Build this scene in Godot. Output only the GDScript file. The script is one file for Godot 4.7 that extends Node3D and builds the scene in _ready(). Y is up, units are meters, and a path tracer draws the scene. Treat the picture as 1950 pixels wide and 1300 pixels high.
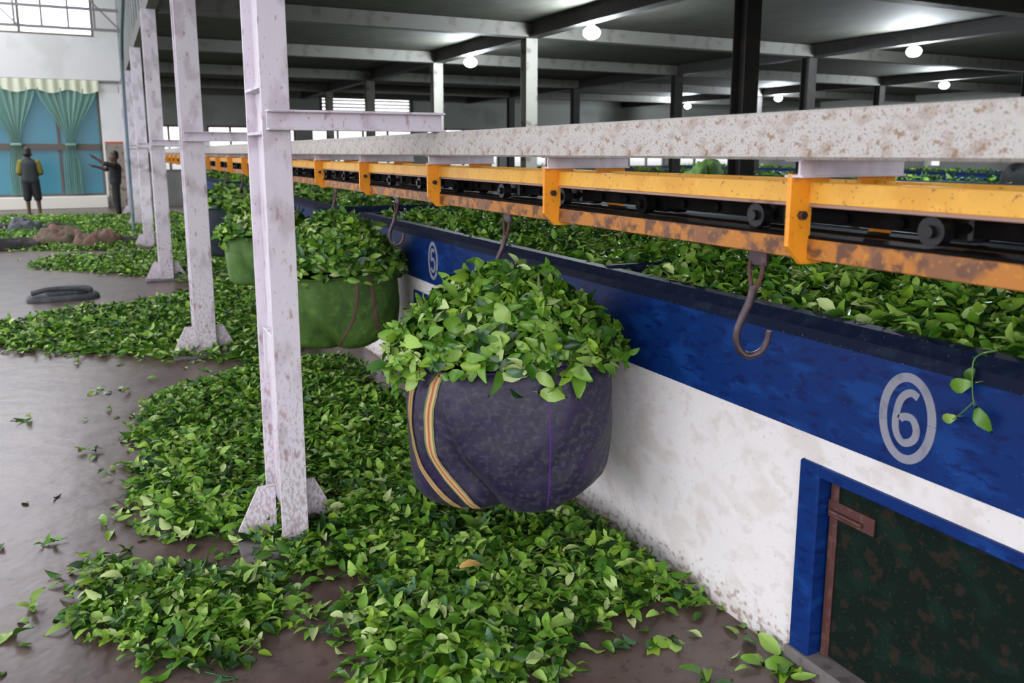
extends Node3D
# A tea factory: withering troughs, an overhead hook conveyor and heaps of fresh leaf.

const BEAM_X := 1.26
const RAIL_X := 1.435
const WALL_X := 1.92
var rng := RandomNumberGenerator.new()
var used := {}
var M := {}
var leaf_meshes: Array = []
var leaf_mats: Array = []
var heap := {}

func _ready() -> void:
	rng.seed = 20240611
	set_camera_and_sky()
	make_materials()
	make_leaf_kinds()
	build_shell()
	build_ceiling()
	build_columns()
	build_far_wall()
	build_troughs()
	build_posts()
	build_conveyor()
	build_hooks()
	build_sacks()
	build_floor_leaves()
	build_trough_leaves()
	build_people()
	build_cloth_heaps()
	build_lamps()
	build_far_details()

# ---------------------------------------------------------------- camera, sky
func set_camera_and_sky() -> void:
	var cam := Camera3D.new()
	cam.name = "camera"
	cam.near = 0.05
	cam.far = 400.0
	cam.projection = Camera3D.PROJECTION_FRUSTUM
	cam.size = 2.0 * 0.05 * 650.0 / 1560.0
	cam.frustum_offset = Vector2(0, -90.0 / 1560.0 * 0.05)
	cam.position = Vector3(0, 1.65, 0)
	cam.rotation = Vector3(deg_to_rad(-9.819), deg_to_rad(-26.374), 0)
	var lens := CameraAttributesPhysical.new()
	lens.frustum_focal_length = 35.0
	lens.exposure_aperture = 5.0
	lens.frustum_focus_distance = 3.1
	lens.frustum_near = 0.05
	lens.frustum_far = 400.0
	cam.attributes = lens
	add_child(cam)
	cam.current = true
	var we := WorldEnvironment.new()
	we.name = "world_environment"
	var e := Environment.new()
	e.tonemap_mode = Environment.TONE_MAPPER_LINEAR
	e.tonemap_exposure = 1.17
	e.sdfgi_enabled = true
	e.ssao_enabled = true
	e.ssil_enabled = true
	e.background_mode = Environment.BG_SKY
	var sky := Sky.new()
	var sm := ProceduralSkyMaterial.new()
	sm.sky_top_color = Color(0.93, 0.93, 0.97)
	sm.sky_horizon_color = Color(0.96, 0.95, 0.97)
	sm.ground_bottom_color = Color(0.34, 0.34, 0.34)
	sm.ground_horizon_color = Color(0.5, 0.5, 0.5)
	sm.sun_angle_max = 0.0
	sky.sky_material = sm
	e.sky = sky
	e.background_energy_multiplier = 4.6
	we.environment = e
	add_child(we)

# ---------------------------------------------------------------- node helpers
func numbered(n: String) -> String:
	if not used.has(n):
		used[n] = 0
		return n
	used[n] += 1
	return "%s_%03d" % [n, used[n]]

func thing(called: String, label: String, category: String, at: Vector3, group := "") -> Node3D:
	var o := Node3D.new()
	o.name = numbered(called)
	add_child(o)
	o.position = at
	o.set_meta("label", label)
	o.set_meta("category", category)
	if group != "":
		o.set_meta("group", group)
	return o

func base_of(n: Node) -> Vector3:
	var p := Vector3.ZERO
	while n != self and n is Node3D:
		p += n.position
		n = n.get_parent()
	return p

# A part whose mesh is given in the place's own coordinates.
func part(parent: Node, called: String, mesh: Mesh, mat: Material, label := "") -> MeshInstance3D:
	var o := MeshInstance3D.new()
	o.name = called
	o.mesh = mesh
	o.material_override = mat
	parent.add_child(o, true)
	o.position = -base_of(parent)
	if label != "":
		o.set_meta("label", label)
	return o

func struct(called: String, mesh: Mesh, mat: Material, label: String, category: String) -> MeshInstance3D:
	var o := MeshInstance3D.new()
	o.name = numbered(called)
	o.mesh = mesh
	o.material_override = mat
	add_child(o)
	o.set_meta("kind", "structure")
	o.set_meta("label", label)
	o.set_meta("category", category)
	return o

# ---------------------------------------------------------------- mesh helpers
func new_st() -> SurfaceTool:
	var st := SurfaceTool.new()
	st.begin(Mesh.PRIMITIVE_TRIANGLES)
	return st

func tri(st: SurfaceTool, a: Vector3, b: Vector3, c: Vector3, out: Vector3) -> void:
	var n := (b - a).cross(c - a)
	if n.length_squared() < 1e-16:
		return
	n = n.normalized()
	if n.dot(out) < 0.0:
		n = -n
		var t := b
		b = c
		c = t
	for v in [a, c, b]:
		st.set_normal(n)
		st.add_vertex(v)

func quad(st: SurfaceTool, a: Vector3, b: Vector3, c: Vector3, d: Vector3, out: Vector3) -> void:
	tri(st, a, b, c, out)
	tri(st, a, c, d, out)

func cbox(st: SurfaceTool, c: Vector3, s: Vector3, bev := 0.0, bas := Basis()) -> void:
	var h := s * 0.5
	var b: float = min(bev, min(h.x, min(h.y, h.z)) * 0.9)
	var k := h - Vector3(b, b, b)
	for i in 3:
		var j := (i + 1) % 3
		var l := (i + 2) % 3
		for si in [-1.0, 1.0]:
			var o := Vector3.ZERO
			o[i] = si
			var q := []
			for pr in [[-1, -1], [1, -1], [1, 1], [-1, 1]]:
				var p := Vector3.ZERO
				p[i] = si * h[i]
				p[j] = pr[0] * k[j]
				p[l] = pr[1] * k[l]
				q.append(c + bas * p)
			quad(st, q[0], q[1], q[2], q[3], bas * o)
			if b > 0.0:
				for sj in [-1.0, 1.0]:
					var e := []
					for pr in [[0, -1], [0, 1], [1, 1], [1, -1]]:
						var p := Vector3.ZERO
						p[i] = si * (h[i] if pr[0] == 0 else k[i])
						p[j] = sj * (k[j] if pr[0] == 0 else h[j])
						p[l] = pr[1] * k[l]
						e.append(c + bas * p)
					var oo := Vector3.ZERO
					oo[i] = si
					oo[j] = sj
					quad(st, e[0], e[1], e[2], e[3], bas * oo)
	if b > 0.0:
		for sx in [-1.0, 1.0]:
			for sy in [-1.0, 1.0]:
				for sz in [-1.0, 1.0]:
					var sg := Vector3(sx, sy, sz)
					tri(st, c + bas * (sg * Vector3(h.x, k.y, k.z)), c + bas * (sg * Vector3(k.x, h.y, k.z)), c + bas * (sg * Vector3(k.x, k.y, h.z)), bas * sg)

func box_mesh(lo: Vector3, hi: Vector3, bev := 0.0) -> ArrayMesh:
	var st := new_st()
	cbox(st, (lo + hi) * 0.5, (hi - lo).abs(), bev)
	return st.commit()

func boxes_mesh(list: Array, bev := 0.0) -> ArrayMesh:
	var st := new_st()
	for b in list:
		cbox(st, (b[0] + b[1]) * 0.5, (b[1] - b[0]).abs(), bev)
	return st.commit()

# Extrude a 2D outline: p.x along ax, p.y along ay, thickness along az.
func prism(st: SurfaceTool, poly: PackedVector2Array, o: Vector3, ax: Vector3, ay: Vector3, az: Vector3) -> void:
	var ids := Geometry2D.triangulate_polygon(poly)
	for side in [0.0, 1.0]:
		for t in range(0, ids.size(), 3):
			var q := []
			for n in 3:
				var p := poly[ids[t + n]]
				q.append(o + ax * p.x + ay * p.y + az * side)
			tri(st, q[0], q[1], q[2], az * (side - 0.5))
	var cw := Geometry2D.is_polygon_clockwise(poly)
	for i in poly.size():
		var a := poly[i]
		var b := poly[(i + 1) % poly.size()]
		var d := b - a
		var nn := Vector2(d.y, -d.x) * (-1.0 if cw else 1.0)
		var A := o + ax * a.x + ay * a.y
		var B := o + ax * b.x + ay * b.y
		quad(st, A, B, B + az, A + az, ax * nn.x + ay * nn.y)

# Smooth surface over rows of points.
func surf(st: SurfaceTool, P: Array, wrap := false, outward := true) -> void:
	var nr := P.size()
	var nc: int = P[0].size()
	var N := []
	for i in nr:
		var row := PackedVector3Array()
		for j in nc:
			var i0: int = max(i - 1, 0)
			var i1: int = min(i + 1, nr - 1)
			var j0: int = (j - 1 + nc) % nc if wrap else max(j - 1, 0)
			var j1: int = (j + 1) % nc if wrap else min(j + 1, nc - 1)
			var n: Vector3 = (P[i1][j] - P[i0][j]).cross(P[i][j1] - P[i][j0])
			row.append((n.normalized() if n.length_squared() > 1e-18 else Vector3.UP) * (1.0 if outward else -1.0))
		N.append(row)
	var last := nc if wrap else nc - 1
	for i in nr - 1:
		for j in last:
			var j1 := (j + 1) % nc
			var order := [[i, j], [i, j1], [i + 1, j1], [i, j], [i + 1, j1], [i + 1, j]]
			if not outward:
				order = [[i, j], [i + 1, j1], [i, j1], [i, j], [i + 1, j], [i + 1, j1]]
			for q in order:
				st.set_normal(N[q[0]][q[1]])
				st.add_vertex(P[q[0]][q[1]])

func tube(st: SurfaceTool, pts: Array, r0: float, r1 := -1.0, sides := 8, caps := true) -> void:
	if r1 < 0.0:
		r1 = r0
	var rows := []
	var ref := Vector3.UP
	var n := pts.size()
	for i in n:
		var d: Vector3 = (pts[min(i + 1, n - 1)] - pts[max(i - 1, 0)]).normalized()
		if i == 0 and absf(d.dot(ref)) > 0.9:
			ref = Vector3.RIGHT
		var u := d.cross(ref).normalized()
		ref = u.cross(d).normalized()
		var r: float = lerp(r0, r1, float(i) / max(n - 1, 1))
		var row := PackedVector3Array()
		for k in sides:
			var a := TAU * k / sides
			row.append(pts[i] + (u * cos(a) + ref * sin(a)) * r)
		rows.append(row)
	surf(st, rows, true, false)
	if caps:
		for e in [0, n - 1]:
			var o: Vector3 = (pts[e] - pts[1 if e == 0 else n - 2]).normalized()
			for k in range(1, sides - 1):
				tri(st, rows[e][0], rows[e][k], rows[e][k + 1], o)

func cyl(st: SurfaceTool, a: Vector3, b: Vector3, r: float, sides := 12) -> void:
	tube(st, [a, b], r, r, sides)

func smooth_path(pts: Array, per := 5) -> Array:
	var out := []
	for i in pts.size() - 1:
		var p0 = pts[max(i - 1, 0)]
		var p1 = pts[i]
		var p2 = pts[i + 1]
		var p3 = pts[min(i + 2, pts.size() - 1)]
		for k in per:
			out.append(p1.cubic_interpolate(p2, p0, p3, float(k) / per))
	out.append(pts[pts.size() - 1])
	return out

# ---------------------------------------------------------------- materials
func noise(sd: int, freq: float, oct := 4, kind := FastNoiseLite.TYPE_SIMPLEX_SMOOTH) -> FastNoiseLite:
	var f := FastNoiseLite.new()
	f.seed = sd
	f.noise_type = kind
	f.frequency = freq
	f.fractal_octaves = oct
	return f

func bytes_of(f: FastNoiseLite, size: int) -> PackedByteArray:
	var im := f.get_seamless_image(size, size)
	im.convert(Image.FORMAT_L8)
	return im.get_data()

# Base colour moved towards other colours where noise passes a threshold: [colour, noise, from, to, strength].
func paint(size: int, base: Color, layers: Array) -> ImageTexture:
	var data := PackedByteArray()
	data.resize(size * size * 3)
	var fields := []
	for l in layers:
		fields.append(bytes_of(l[1], size))
	for i in size * size:
		var c := base
		for k in layers.size():
			var l = layers[k]
			var t := smoothstep(l[2], l[3], fields[k][i] / 255.0) * float(l[4])
			if t > 0.0:
				c = c.lerp(l[0], t)
		data[i * 3] = int(clampf(c.r, 0, 1) * 255)
		data[i * 3 + 1] = int(clampf(c.g, 0, 1) * 255)
		data[i * 3 + 2] = int(clampf(c.b, 0, 1) * 255)
	var im := Image.create_from_data(size, size, false, Image.FORMAT_RGB8, data)
	im.generate_mipmaps()
	return ImageTexture.create_from_image(im)

# Grime that grows up from the floor in patches: rows of the texture are heights above the floor.
func stained(w: int, h: int, tall: float, base: Color, layers: Array, grime: Color, grime_field: FastNoiseLite, reach: float, most: float) -> ImageTexture:
	var data := PackedByteArray()
	data.resize(w * h * 3)
	var fields := []
	for l in layers:
		fields.append(l[1].get_seamless_image(w, h).get_data())
	var g := grime_field.get_seamless_image(w, h).get_data()
	for j in h:
		var y := tall * (1.0 - (j + 0.5) / h)
		for i in w:
			var at := j * w + i
			var c := base
			for k in layers.size():
				var l = layers[k]
				var t := smoothstep(l[2], l[3], fields[k][at] / 255.0) * float(l[4])
				if t > 0.0:
					c = c.lerp(l[0], t)
			var level := 0.30 + y / reach * 0.45
			var s := smoothstep(level, level + 0.34, g[at] / 255.0) * most
			if s > 0.0:
				c = c.lerp(grime, s)
			data[at * 3] = int(clampf(c.r, 0, 1) * 255)
			data[at * 3 + 1] = int(clampf(c.g, 0, 1) * 255)
			data[at * 3 + 2] = int(clampf(c.b, 0, 1) * 255)
	var im := Image.create_from_data(w, h, false, Image.FORMAT_RGB8, data)
	return ImageTexture.create_from_image(im)

func relief(f: FastNoiseLite, size: int, strength: float) -> ImageTexture:
	var im := f.get_seamless_image(size, size)
	im.bump_map_to_normal_map(strength)
	return ImageTexture.create_from_image(im)

func mat(tex: Texture2D, scale: float, rough: float, metal := 0.0, stretch := Vector3.ONE) -> StandardMaterial3D:
	var m := StandardMaterial3D.new()
	m.albedo_texture = tex
	m.uv1_triplanar = true
	m.uv1_world_triplanar = true
	m.uv1_scale = stretch * scale
	m.roughness = rough
	m.metallic = metal
	return m

func plain(c: Color, rough: float, metal := 0.0) -> StandardMaterial3D:
	var m := StandardMaterial3D.new()
	m.albedo_color = c
	m.roughness = rough
	m.metallic = metal
	return m

func make_materials() -> void:
	var fine := noise(1, 0.06)
	var mid := noise(2, 0.02)
	var coarse := noise(3, 0.008)
	var specks := noise(4, 0.09, 3)
	var cells := noise(5, 0.05, 2, FastNoiseLite.TYPE_CELLULAR)
	M.floor = mat(paint(512, Color(0.38, 0.32, 0.29), [[Color(0.30, 0.24, 0.215), coarse, 0.4, 0.75, 0.8], [Color(0.41, 0.37, 0.345), mid, 0.55, 0.8, 0.6], [Color(0.22, 0.17, 0.15), fine, 0.62, 0.8, 0.5]]), 0.45, 0.30)
	M.floor.normal_enabled = true
	M.floor.normal_texture = relief(mid, 512, 3.0)
	M.floor.normal_scale = 0.15
	M.plaster = mat(stained(1024, 512, 1.0, Color(0.89, 0.875, 0.87), [[Color(0.82, 0.79, 0.76), coarse, 0.5, 0.8, 0.6], [Color(0.72, 0.68, 0.65), specks, 0.76, 0.9, 0.5], [Color(0.80, 0.77, 0.74), mid, 0.6, 0.8, 0.4]], Color(0.50, 0.42, 0.36), noise(8, 0.05, 5), 0.15, 0.6), 1.0, 0.75, 0.0, Vector3(0.4, 1.0, 0.4))
	M.plaster.normal_enabled = true
	M.plaster.normal_texture = relief(fine, 512, 2.0)
	M.plaster.normal_scale = 0.3
	M.blue = mat(paint(512, Color(0.045, 0.175, 0.41), [[Color(0.08, 0.26, 0.52), coarse, 0.5, 0.8, 0.7], [Color(0.035, 0.10, 0.32), mid, 0.55, 0.8, 0.7], [Color(0.35, 0.47, 0.62), specks, 0.82, 0.92, 0.6]]), 0.9, 0.42, 0.0, Vector3(1, 2.5, 1))
	M.blue.metallic_specular = 0.3
	M.navy = mat(paint(512, Color(0.06, 0.10, 0.19), [[Color(0.13, 0.18, 0.24), mid, 0.5, 0.75, 0.7], [Color(0.55, 0.57, 0.60), specks, 0.80, 0.88, 0.7]]), 1.3, 0.6)
	M.navy.metallic_specular = 0.25
	M.steel = mat(stained(512, 1024, 3.5, Color(0.84, 0.815, 0.85), [[Color(0.71, 0.67, 0.70), coarse, 0.5, 0.8, 0.7], [Color(0.52, 0.40, 0.39), specks, 0.76, 0.92, 0.6], [Color(0.60, 0.50, 0.50), mid, 0.72, 0.9, 0.7]], Color(0.47, 0.38, 0.37), noise(9, 0.10, 5), 1.2, 0.36), 1.0, 0.5, 0.0, Vector3(1.2, 1.0 / 3.5, 1.2))
	M.beam = mat(paint(512, Color(0.73, 0.72, 0.70), [[Color(0.63, 0.58, 0.53), coarse, 0.5, 0.8, 0.7], [Color(0.52, 0.40, 0.29), mid, 0.66, 0.82, 0.7], [Color(0.44, 0.34, 0.28), specks, 0.64, 0.80, 0.7]]), 3.2, 0.6)
	M.concrete = mat(paint(512, Color(0.205, 0.205, 0.17), [[Color(0.15, 0.15, 0.125), coarse, 0.45, 0.8, 0.7], [Color(0.28, 0.28, 0.245), mid, 0.6, 0.85, 0.5]]), 0.3, 0.85)
	M.girder = mat(paint(256, Color(0.38, 0.375, 0.35), [[Color(0.30, 0.28, 0.26), mid, 0.5, 0.8, 0.7]]), 0.5, 0.7)
	M.dark_steel = mat(paint(256, Color(0.15, 0.145, 0.14), [[Color(0.22, 0.19, 0.17), mid, 0.5, 0.8, 0.7]]), 0.5, 0.6)
	M.column = mat(paint(256, Color(0.52, 0.51, 0.48), [[Color(0.36, 0.32, 0.28), mid, 0.55, 0.8, 0.8]]), 0.6, 0.6)
	M.yellow = mat(paint(512, Color(0.91, 0.69, 0.25), [[Color(0.87, 0.61, 0.16), coarse, 0.5, 0.8, 0.7], [Color(0.97, 0.72, 0.28), mid, 0.62, 0.85, 0.6], [Color(0.42, 0.26, 0.16), specks, 0.76, 0.86, 0.7]]), 1.4, 0.45)
	M.orange = mat(paint(512, Color(0.93, 0.60, 0.13), [[Color(0.87, 0.51, 0.09), mid, 0.55, 0.85, 0.6], [Color(0.40, 0.20, 0.12), specks, 0.78, 0.86, 0.7]]), 1.7, 0.45)
	M.rust_rail = mat(paint(512, Color(0.68, 0.43, 0.13), [[Color(0.31, 0.19, 0.13), mid, 0.45, 0.7, 0.85], [Color(0.42, 0.28, 0.22), coarse, 0.48, 0.72, 0.7], [Color(0.80, 0.55, 0.17), fine, 0.65, 0.8, 0.5]]), 1.5, 0.5)
	M.rail_lip = mat(paint(256, Color(0.62, 0.50, 0.44), [[Color(0.42, 0.30, 0.26), mid, 0.5, 0.75, 0.8]]), 1.5, 0.6)
	M.greasy = mat(paint(256, Color(0.055, 0.05, 0.05), [[Color(0.10, 0.09, 0.09), mid, 0.5, 0.8, 0.8]]), 2.0, 0.7, 0.0)
	M.greasy.metallic_specular = 0.15
	M.wheel = plain(Color(0.13, 0.13, 0.14), 0.4, 0.5)
	M.hook = mat(paint(256, Color(0.27, 0.22, 0.24), [[Color(0.38, 0.30, 0.31), mid, 0.5, 0.8, 0.8]]), 3.0, 0.38, 0.5)
	M.rusty = mat(paint(256, Color(0.30, 0.17, 0.15), [[Color(0.40, 0.28, 0.25), mid, 0.5, 0.8, 0.8]]), 3.0, 0.6)
	M.door = mat(paint(512, Color(0.04, 0.10, 0.075), [[Color(0.07, 0.15, 0.115), coarse, 0.5, 0.8, 0.7], [Color(0.27, 0.21, 0.18), specks, 0.70, 0.84, 0.6], [Color(0.19, 0.14, 0.11), mid, 0.58, 0.72, 0.7]]), 1.3, 0.75)
	M.door.metallic_specular = 0.25
	M.sill = mat(paint(256, Color(0.42, 0.40, 0.39), [[Color(0.30, 0.27, 0.26), mid, 0.5, 0.8, 0.8]]), 1.5, 0.8)
	M.sign = mat(paint(256, Color(0.54, 0.55, 0.60), [[Color(0.45, 0.47, 0.54), mid, 0.55, 0.8, 0.7]]), 2.0, 0.6)
	M.purple = mat(paint(512, Color(0.085, 0.035, 0.19), [[Color(0.125, 0.115, 0.165), mid, 0.47, 0.55, 0.85], [Color(0.26, 0.285, 0.295), fine, 0.54, 0.66, 0.7], [Color(0.13, 0.07, 0.25), coarse, 0.55, 0.75, 0.7]]), 1.1, 0.5)
	M.purple.rim_enabled = true
	M.purple.rim = 0.1
	M.seam = plain(Color(0.26, 0.10, 0.42), 0.6)
	M.purple_hem = plain(Color(0.19, 0.11, 0.34), 0.6)
	M.cream = plain(Color(0.76, 0.64, 0.44), 0.7)
	M.stripe_red = plain(Color(0.68, 0.33, 0.22), 0.7)
	M.stripe_green = plain(Color(0.40, 0.48, 0.27), 0.7)
	M.green_cloth = mat(paint(512, Color(0.24, 0.37, 0.10), [[Color(0.33, 0.47, 0.15), mid, 0.5, 0.75, 0.7], [Color(0.15, 0.25, 0.06), coarse, 0.5, 0.8, 0.6]]), 1.6, 0.75)
	M.pale_green_cloth = mat(paint(256, Color(0.31, 0.45, 0.20), [[Color(0.39, 0.53, 0.27), mid, 0.5, 0.75, 0.7]]), 1.6, 0.75)
	M.slate_cloth = mat(paint(256, Color(0.12, 0.16, 0.20), [[Color(0.19, 0.24, 0.28), mid, 0.5, 0.75, 0.7]]), 1.6, 0.75)
	M.mauve_strap = plain(Color(0.42, 0.27, 0.27), 0.7)
	M.under_leaf = mat(paint(512, Color(0.29, 0.46, 0.12), [[Color(0.42, 0.58, 0.20), cells, 0.35, 0.7, 0.7], [Color(0.22, 0.38, 0.09), fine, 0.5, 0.75, 0.7]]), 2.2, 0.9)
	M.under_leaf.metallic_specular = 0.15
	M.far_leaf = mat(paint(512, Color(0.29, 0.46, 0.12), [[Color(0.42, 0.58, 0.20), cells, 0.35, 0.7, 0.7], [Color(0.22, 0.38, 0.09), fine, 0.5, 0.75, 0.7]]), 0.9, 0.9)
	M.far_leaf.metallic_specular = 0.15
	M.wall_white = mat(paint(256, Color(0.86, 0.87, 0.86), [[Color(0.78, 0.79, 0.77), coarse, 0.5, 0.8, 0.6]]), 0.2, 0.8)
	M.wall_grey = mat(paint(256, Color(0.48, 0.49, 0.47), [[Color(0.39, 0.40, 0.38), coarse, 0.5, 0.8, 0.6]]), 0.2, 0.8)
	M.wall_dirt = mat(paint(256, Color(0.55, 0.52, 0.47), [[Color(0.38, 0.33, 0.29), mid, 0.45, 0.75, 0.8]]), 0.7, 0.85)
	M.red_line = plain(Color(0.68, 0.36, 0.28), 0.7)
	M.cladding = mat(paint(256, Color(0.60, 0.62, 0.61), [[Color(0.47, 0.48, 0.47), mid, 0.5, 0.8, 0.7]]), 0.4, 0.6)
	M.pipe = plain(Color(0.38, 0.46, 0.50), 0.6)
	M.truss = plain(Color(0.50, 0.50, 0.51), 0.6)
	M.glass = plain(Color(0.20, 0.50, 0.58), 0.25)
	M.glass.transparency = BaseMaterial3D.TRANSPARENCY_ALPHA
	M.glass.albedo_color.a = 0.95
	M.clear_glass = plain(Color(0.9, 0.95, 0.95), 0.05)
	M.clear_glass.transparency = BaseMaterial3D.TRANSPARENCY_ALPHA
	M.clear_glass.albedo_color.a = 0.15
	M.curtain = plain(Color(0.52, 0.68, 0.62), 0.2)
	M.curtain.transparency = BaseMaterial3D.TRANSPARENCY_ALPHA
	M.curtain.albedo_color.a = 0.62
	M.curtain.backlight_enabled = true
	M.curtain.backlight = Color(0.35, 0.45, 0.33)
	M.valance = plain(Color(0.84, 0.86, 0.76), 0.4)
	M.valance.backlight_enabled = true
	M.valance.backlight = Color(0.45, 0.45, 0.3)
	M.frame = plain(Color(0.36, 0.33, 0.30), 0.6)
	M.sill_white = plain(Color(0.82, 0.81, 0.76), 0.7)
	M.skin = plain(Color(0.30, 0.19, 0.14), 0.55)
	M.hair = plain(Color(0.02, 0.02, 0.025), 0.5)
	M.shirt = plain(Color(0.15, 0.18, 0.19), 0.8)
	M.sleeve = plain(Color(0.45, 0.43, 0.16), 0.8)
	M.shorts = plain(Color(0.05, 0.06, 0.10), 0.8)
	M.black_cloth = plain(Color(0.045, 0.045, 0.055), 0.8)
	M.sack_brown = mat(paint(256, Color(0.40, 0.31, 0.27), [[Color(0.55, 0.36, 0.34), mid, 0.5, 0.7, 0.8], [Color(0.25, 0.27, 0.17), coarse, 0.5, 0.7, 0.8]]), 1.1, 0.85)
	M.sack_grey = mat(paint(256, Color(0.22, 0.24, 0.26), [[Color(0.33, 0.35, 0.36), mid, 0.5, 0.7, 0.8]]), 1.1, 0.7)
	M.sack_dark = mat(paint(256, Color(0.13, 0.12, 0.13), [[Color(0.25, 0.19, 0.18), mid, 0.5, 0.7, 0.8]]), 1.1, 0.8)
	M.lamp_glow = plain(Color(1, 1, 1), 0.4)
	M.lamp_glow.emission_enabled = true
	M.lamp_glow.emission = Color(0.93, 0.97, 1.0)
	M.lamp_glow.emission_energy_multiplier = 20.0
	M.lamp_cap = plain(Color(0.75, 0.75, 0.77), 0.4)
	M.ground_out = plain(Color(0.42, 0.42, 0.40), 0.9)

# ---------------------------------------------------------------- leaves
func leaf_mesh(fold: float, curl: float, twist: float, wide: float) -> ArrayMesh:
	# A unit leaf along +x with a raised fold at its midrib, a drooping tip and a short stalk.
	var st := new_st()
	var w := [0.0, 0.55, 1.0, 0.90, 0.42, 0.0]
	var xs := [0.0, 0.16, 0.40, 0.62, 0.84, 1.0]
	var rows := []
	for i in 6:
		var x: float = xs[i]
		var hw: float = w[i] * wide * 0.5
		var y := -curl * pow(absf(x - 0.4), 1.8)
		var tw := twist * (x - 0.3)
		var row := PackedVector3Array()
		for s in [-1.0, 0.0, 1.0]:
			var p := Vector3(x, y, 0)
			p.z = s * hw * cos(tw)
			p.y += absf(s) * hw * fold + s * hw * sin(tw)
			row.append(p)
		rows.append(row)
	surf(st, rows, false, true)
	tri(st, Vector3(0, -curl * 0.19, -0.012), Vector3(0, -curl * 0.19, 0.012), Vector3(-0.2, -curl * 0.33, 0), Vector3.UP)
	return st.commit()

func leaf_mat(c: Color) -> StandardMaterial3D:
	var m := plain(c, 0.32)
	m.metallic_specular = 0.5
	m.backlight_enabled = true
	m.backlight = Color(c.r * 0.5, c.g * 0.55, c.b * 0.3)
	return m

const TONES := [Color(0.40, 0.57, 0.18), Color(0.31, 0.49, 0.12), Color(0.20, 0.37, 0.08), Color(0.53, 0.66, 0.30), Color(0.67, 0.75, 0.48), Color(0.10, 0.22, 0.06), Color(0.48, 0.62, 0.18), Color(0.26, 0.41, 0.26)]

func make_leaf_kinds() -> void:
	leaf_meshes = [leaf_mesh(0.4, 0.5, 0.5, 0.42), leaf_mesh(0.8, 0.2, -0.7, 0.46), leaf_mesh(0.2, 0.8, 0.9, 0.38), leaf_mesh(0.6, -0.5, 0.4, 0.48), leaf_mesh(1.0, 0.6, -0.4, 0.36), leaf_mesh(0.25, 0.2, 1.3, 0.52)]
	var sh := new_st()
	for q in [[0.0, 0.25, 0.0, 0.9], [0.28, 0.55, 2.3, 0.75], [0.5, 0.9, -2.0, 0.6], [0.62, 1.1, 0.4, 0.55]]:
		var b := Basis(Vector3.UP, q[2]) * Basis(Vector3.BACK, q[1] * 0.7)
		sh.append_from(leaf_meshes[int(q[0] * 6.0) % 3], 0, Transform3D(b.scaled(Vector3.ONE * q[3]), Vector3(q[0], 0.05 * q[0], 0)))
	tube(sh, [Vector3(-0.35, -0.08, 0.03), Vector3(0.1, 0.0, 0.0), Vector3(0.62, 0.04, 0.0)], 0.022, 0.012, 4, false)
	M.shoot_mesh = sh.commit()
	for c in TONES:
		leaf_mats.append(leaf_mat(c))
	var m := StandardMaterial3D.new()
	m.vertex_color_use_as_albedo = true
	m.roughness = 0.48
	m.metallic_specular = 0.35
	m.backlight_enabled = true
	m.backlight = Color(0.10, 0.17, 0.03)
	M.leaf_many = m

func tone_index() -> int:
	var r := rng.randf()
	for k in [[0.24, 0], [0.42, 1], [0.56, 2], [0.72, 3], [0.79, 4], [0.87, 5], [0.96, 6]]:
		if r < k[0]:
			return k[1]
	return 7

func random_leaf_basis(n: Vector3, tilt: float, size: float) -> Basis:
	var up := (n + Vector3(rng.randfn(), rng.randfn() * 0.4, rng.randfn()) * tilt).normalized()
	var a := rng.randf() * TAU
	var f := Vector3(cos(a), 0, sin(a))
	f = (f - up * f.dot(up)).normalized()
	if rng.randf() < 0.25:
		up = -up
	var s := size * (0.72 + 0.6 * rng.randf())
	return Basis(f * s, up * s, f.cross(up) * s * (0.8 + 0.35 * rng.randf()))

# Put leaves [Transform3D, tone] under a thing: the ones that show largest singly, the others as one part.
func lay_leaves(t: Node3D, leaves: Array, singles: int) -> void:
	var eye := Vector3(0, 1.65, 0)
	var keyed := []
	for l in leaves:
		keyed.append([l[2] if l.size() > 2 else (l[0].origin - eye).length_squared(), l])
	keyed.sort_custom(func(a, b): return a[0] < b[0])
	var off := base_of(t)
	var n: int = min(singles, keyed.size())
	for i in n:
		var l = keyed[i][1]
		var o := MeshInstance3D.new()
		o.name = "leaf"
		o.mesh = leaf_meshes[rng.randi() % leaf_meshes.size()]
		o.material_override = leaf_mats[l[1]]
		t.add_child(o, true)
		o.transform = Transform3D(l[0].basis, l[0].origin - off)
	for pass_no in 2:
		# loose single leaves, then loose shoots of a few leaves on a stem
		var ids := []
		for i in range(n, keyed.size()):
			if (i % 7 < 6) == (pass_no == 0):
				ids.append(i)
		if ids.is_empty():
			continue
		var mm := MultiMesh.new()
		mm.transform_format = MultiMesh.TRANSFORM_3D
		mm.use_colors = true
		mm.mesh = leaf_meshes[0] if pass_no == 0 else M.shoot_mesh
		mm.instance_count = ids.size()
		for i in ids.size():
			var l = keyed[ids[i]][1]
			mm.set_instance_transform(i, Transform3D(l[0].basis, l[0].origin - off))
			var c: Color = TONES[l[1]].srgb_to_linear()
			var v := 0.8 + 0.4 * rng.randf()
			mm.set_instance_color(i, Color(c.r * v, c.g * v, c.b * v))
		var o := MultiMeshInstance3D.new()
		o.name = "loose_leaves" if pass_no == 0 else "loose_shoots"
		o.multimesh = mm
		o.material_override = M.leaf_many
		o.set_meta("kind", "stuff")
		t.add_child(o, true)

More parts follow.
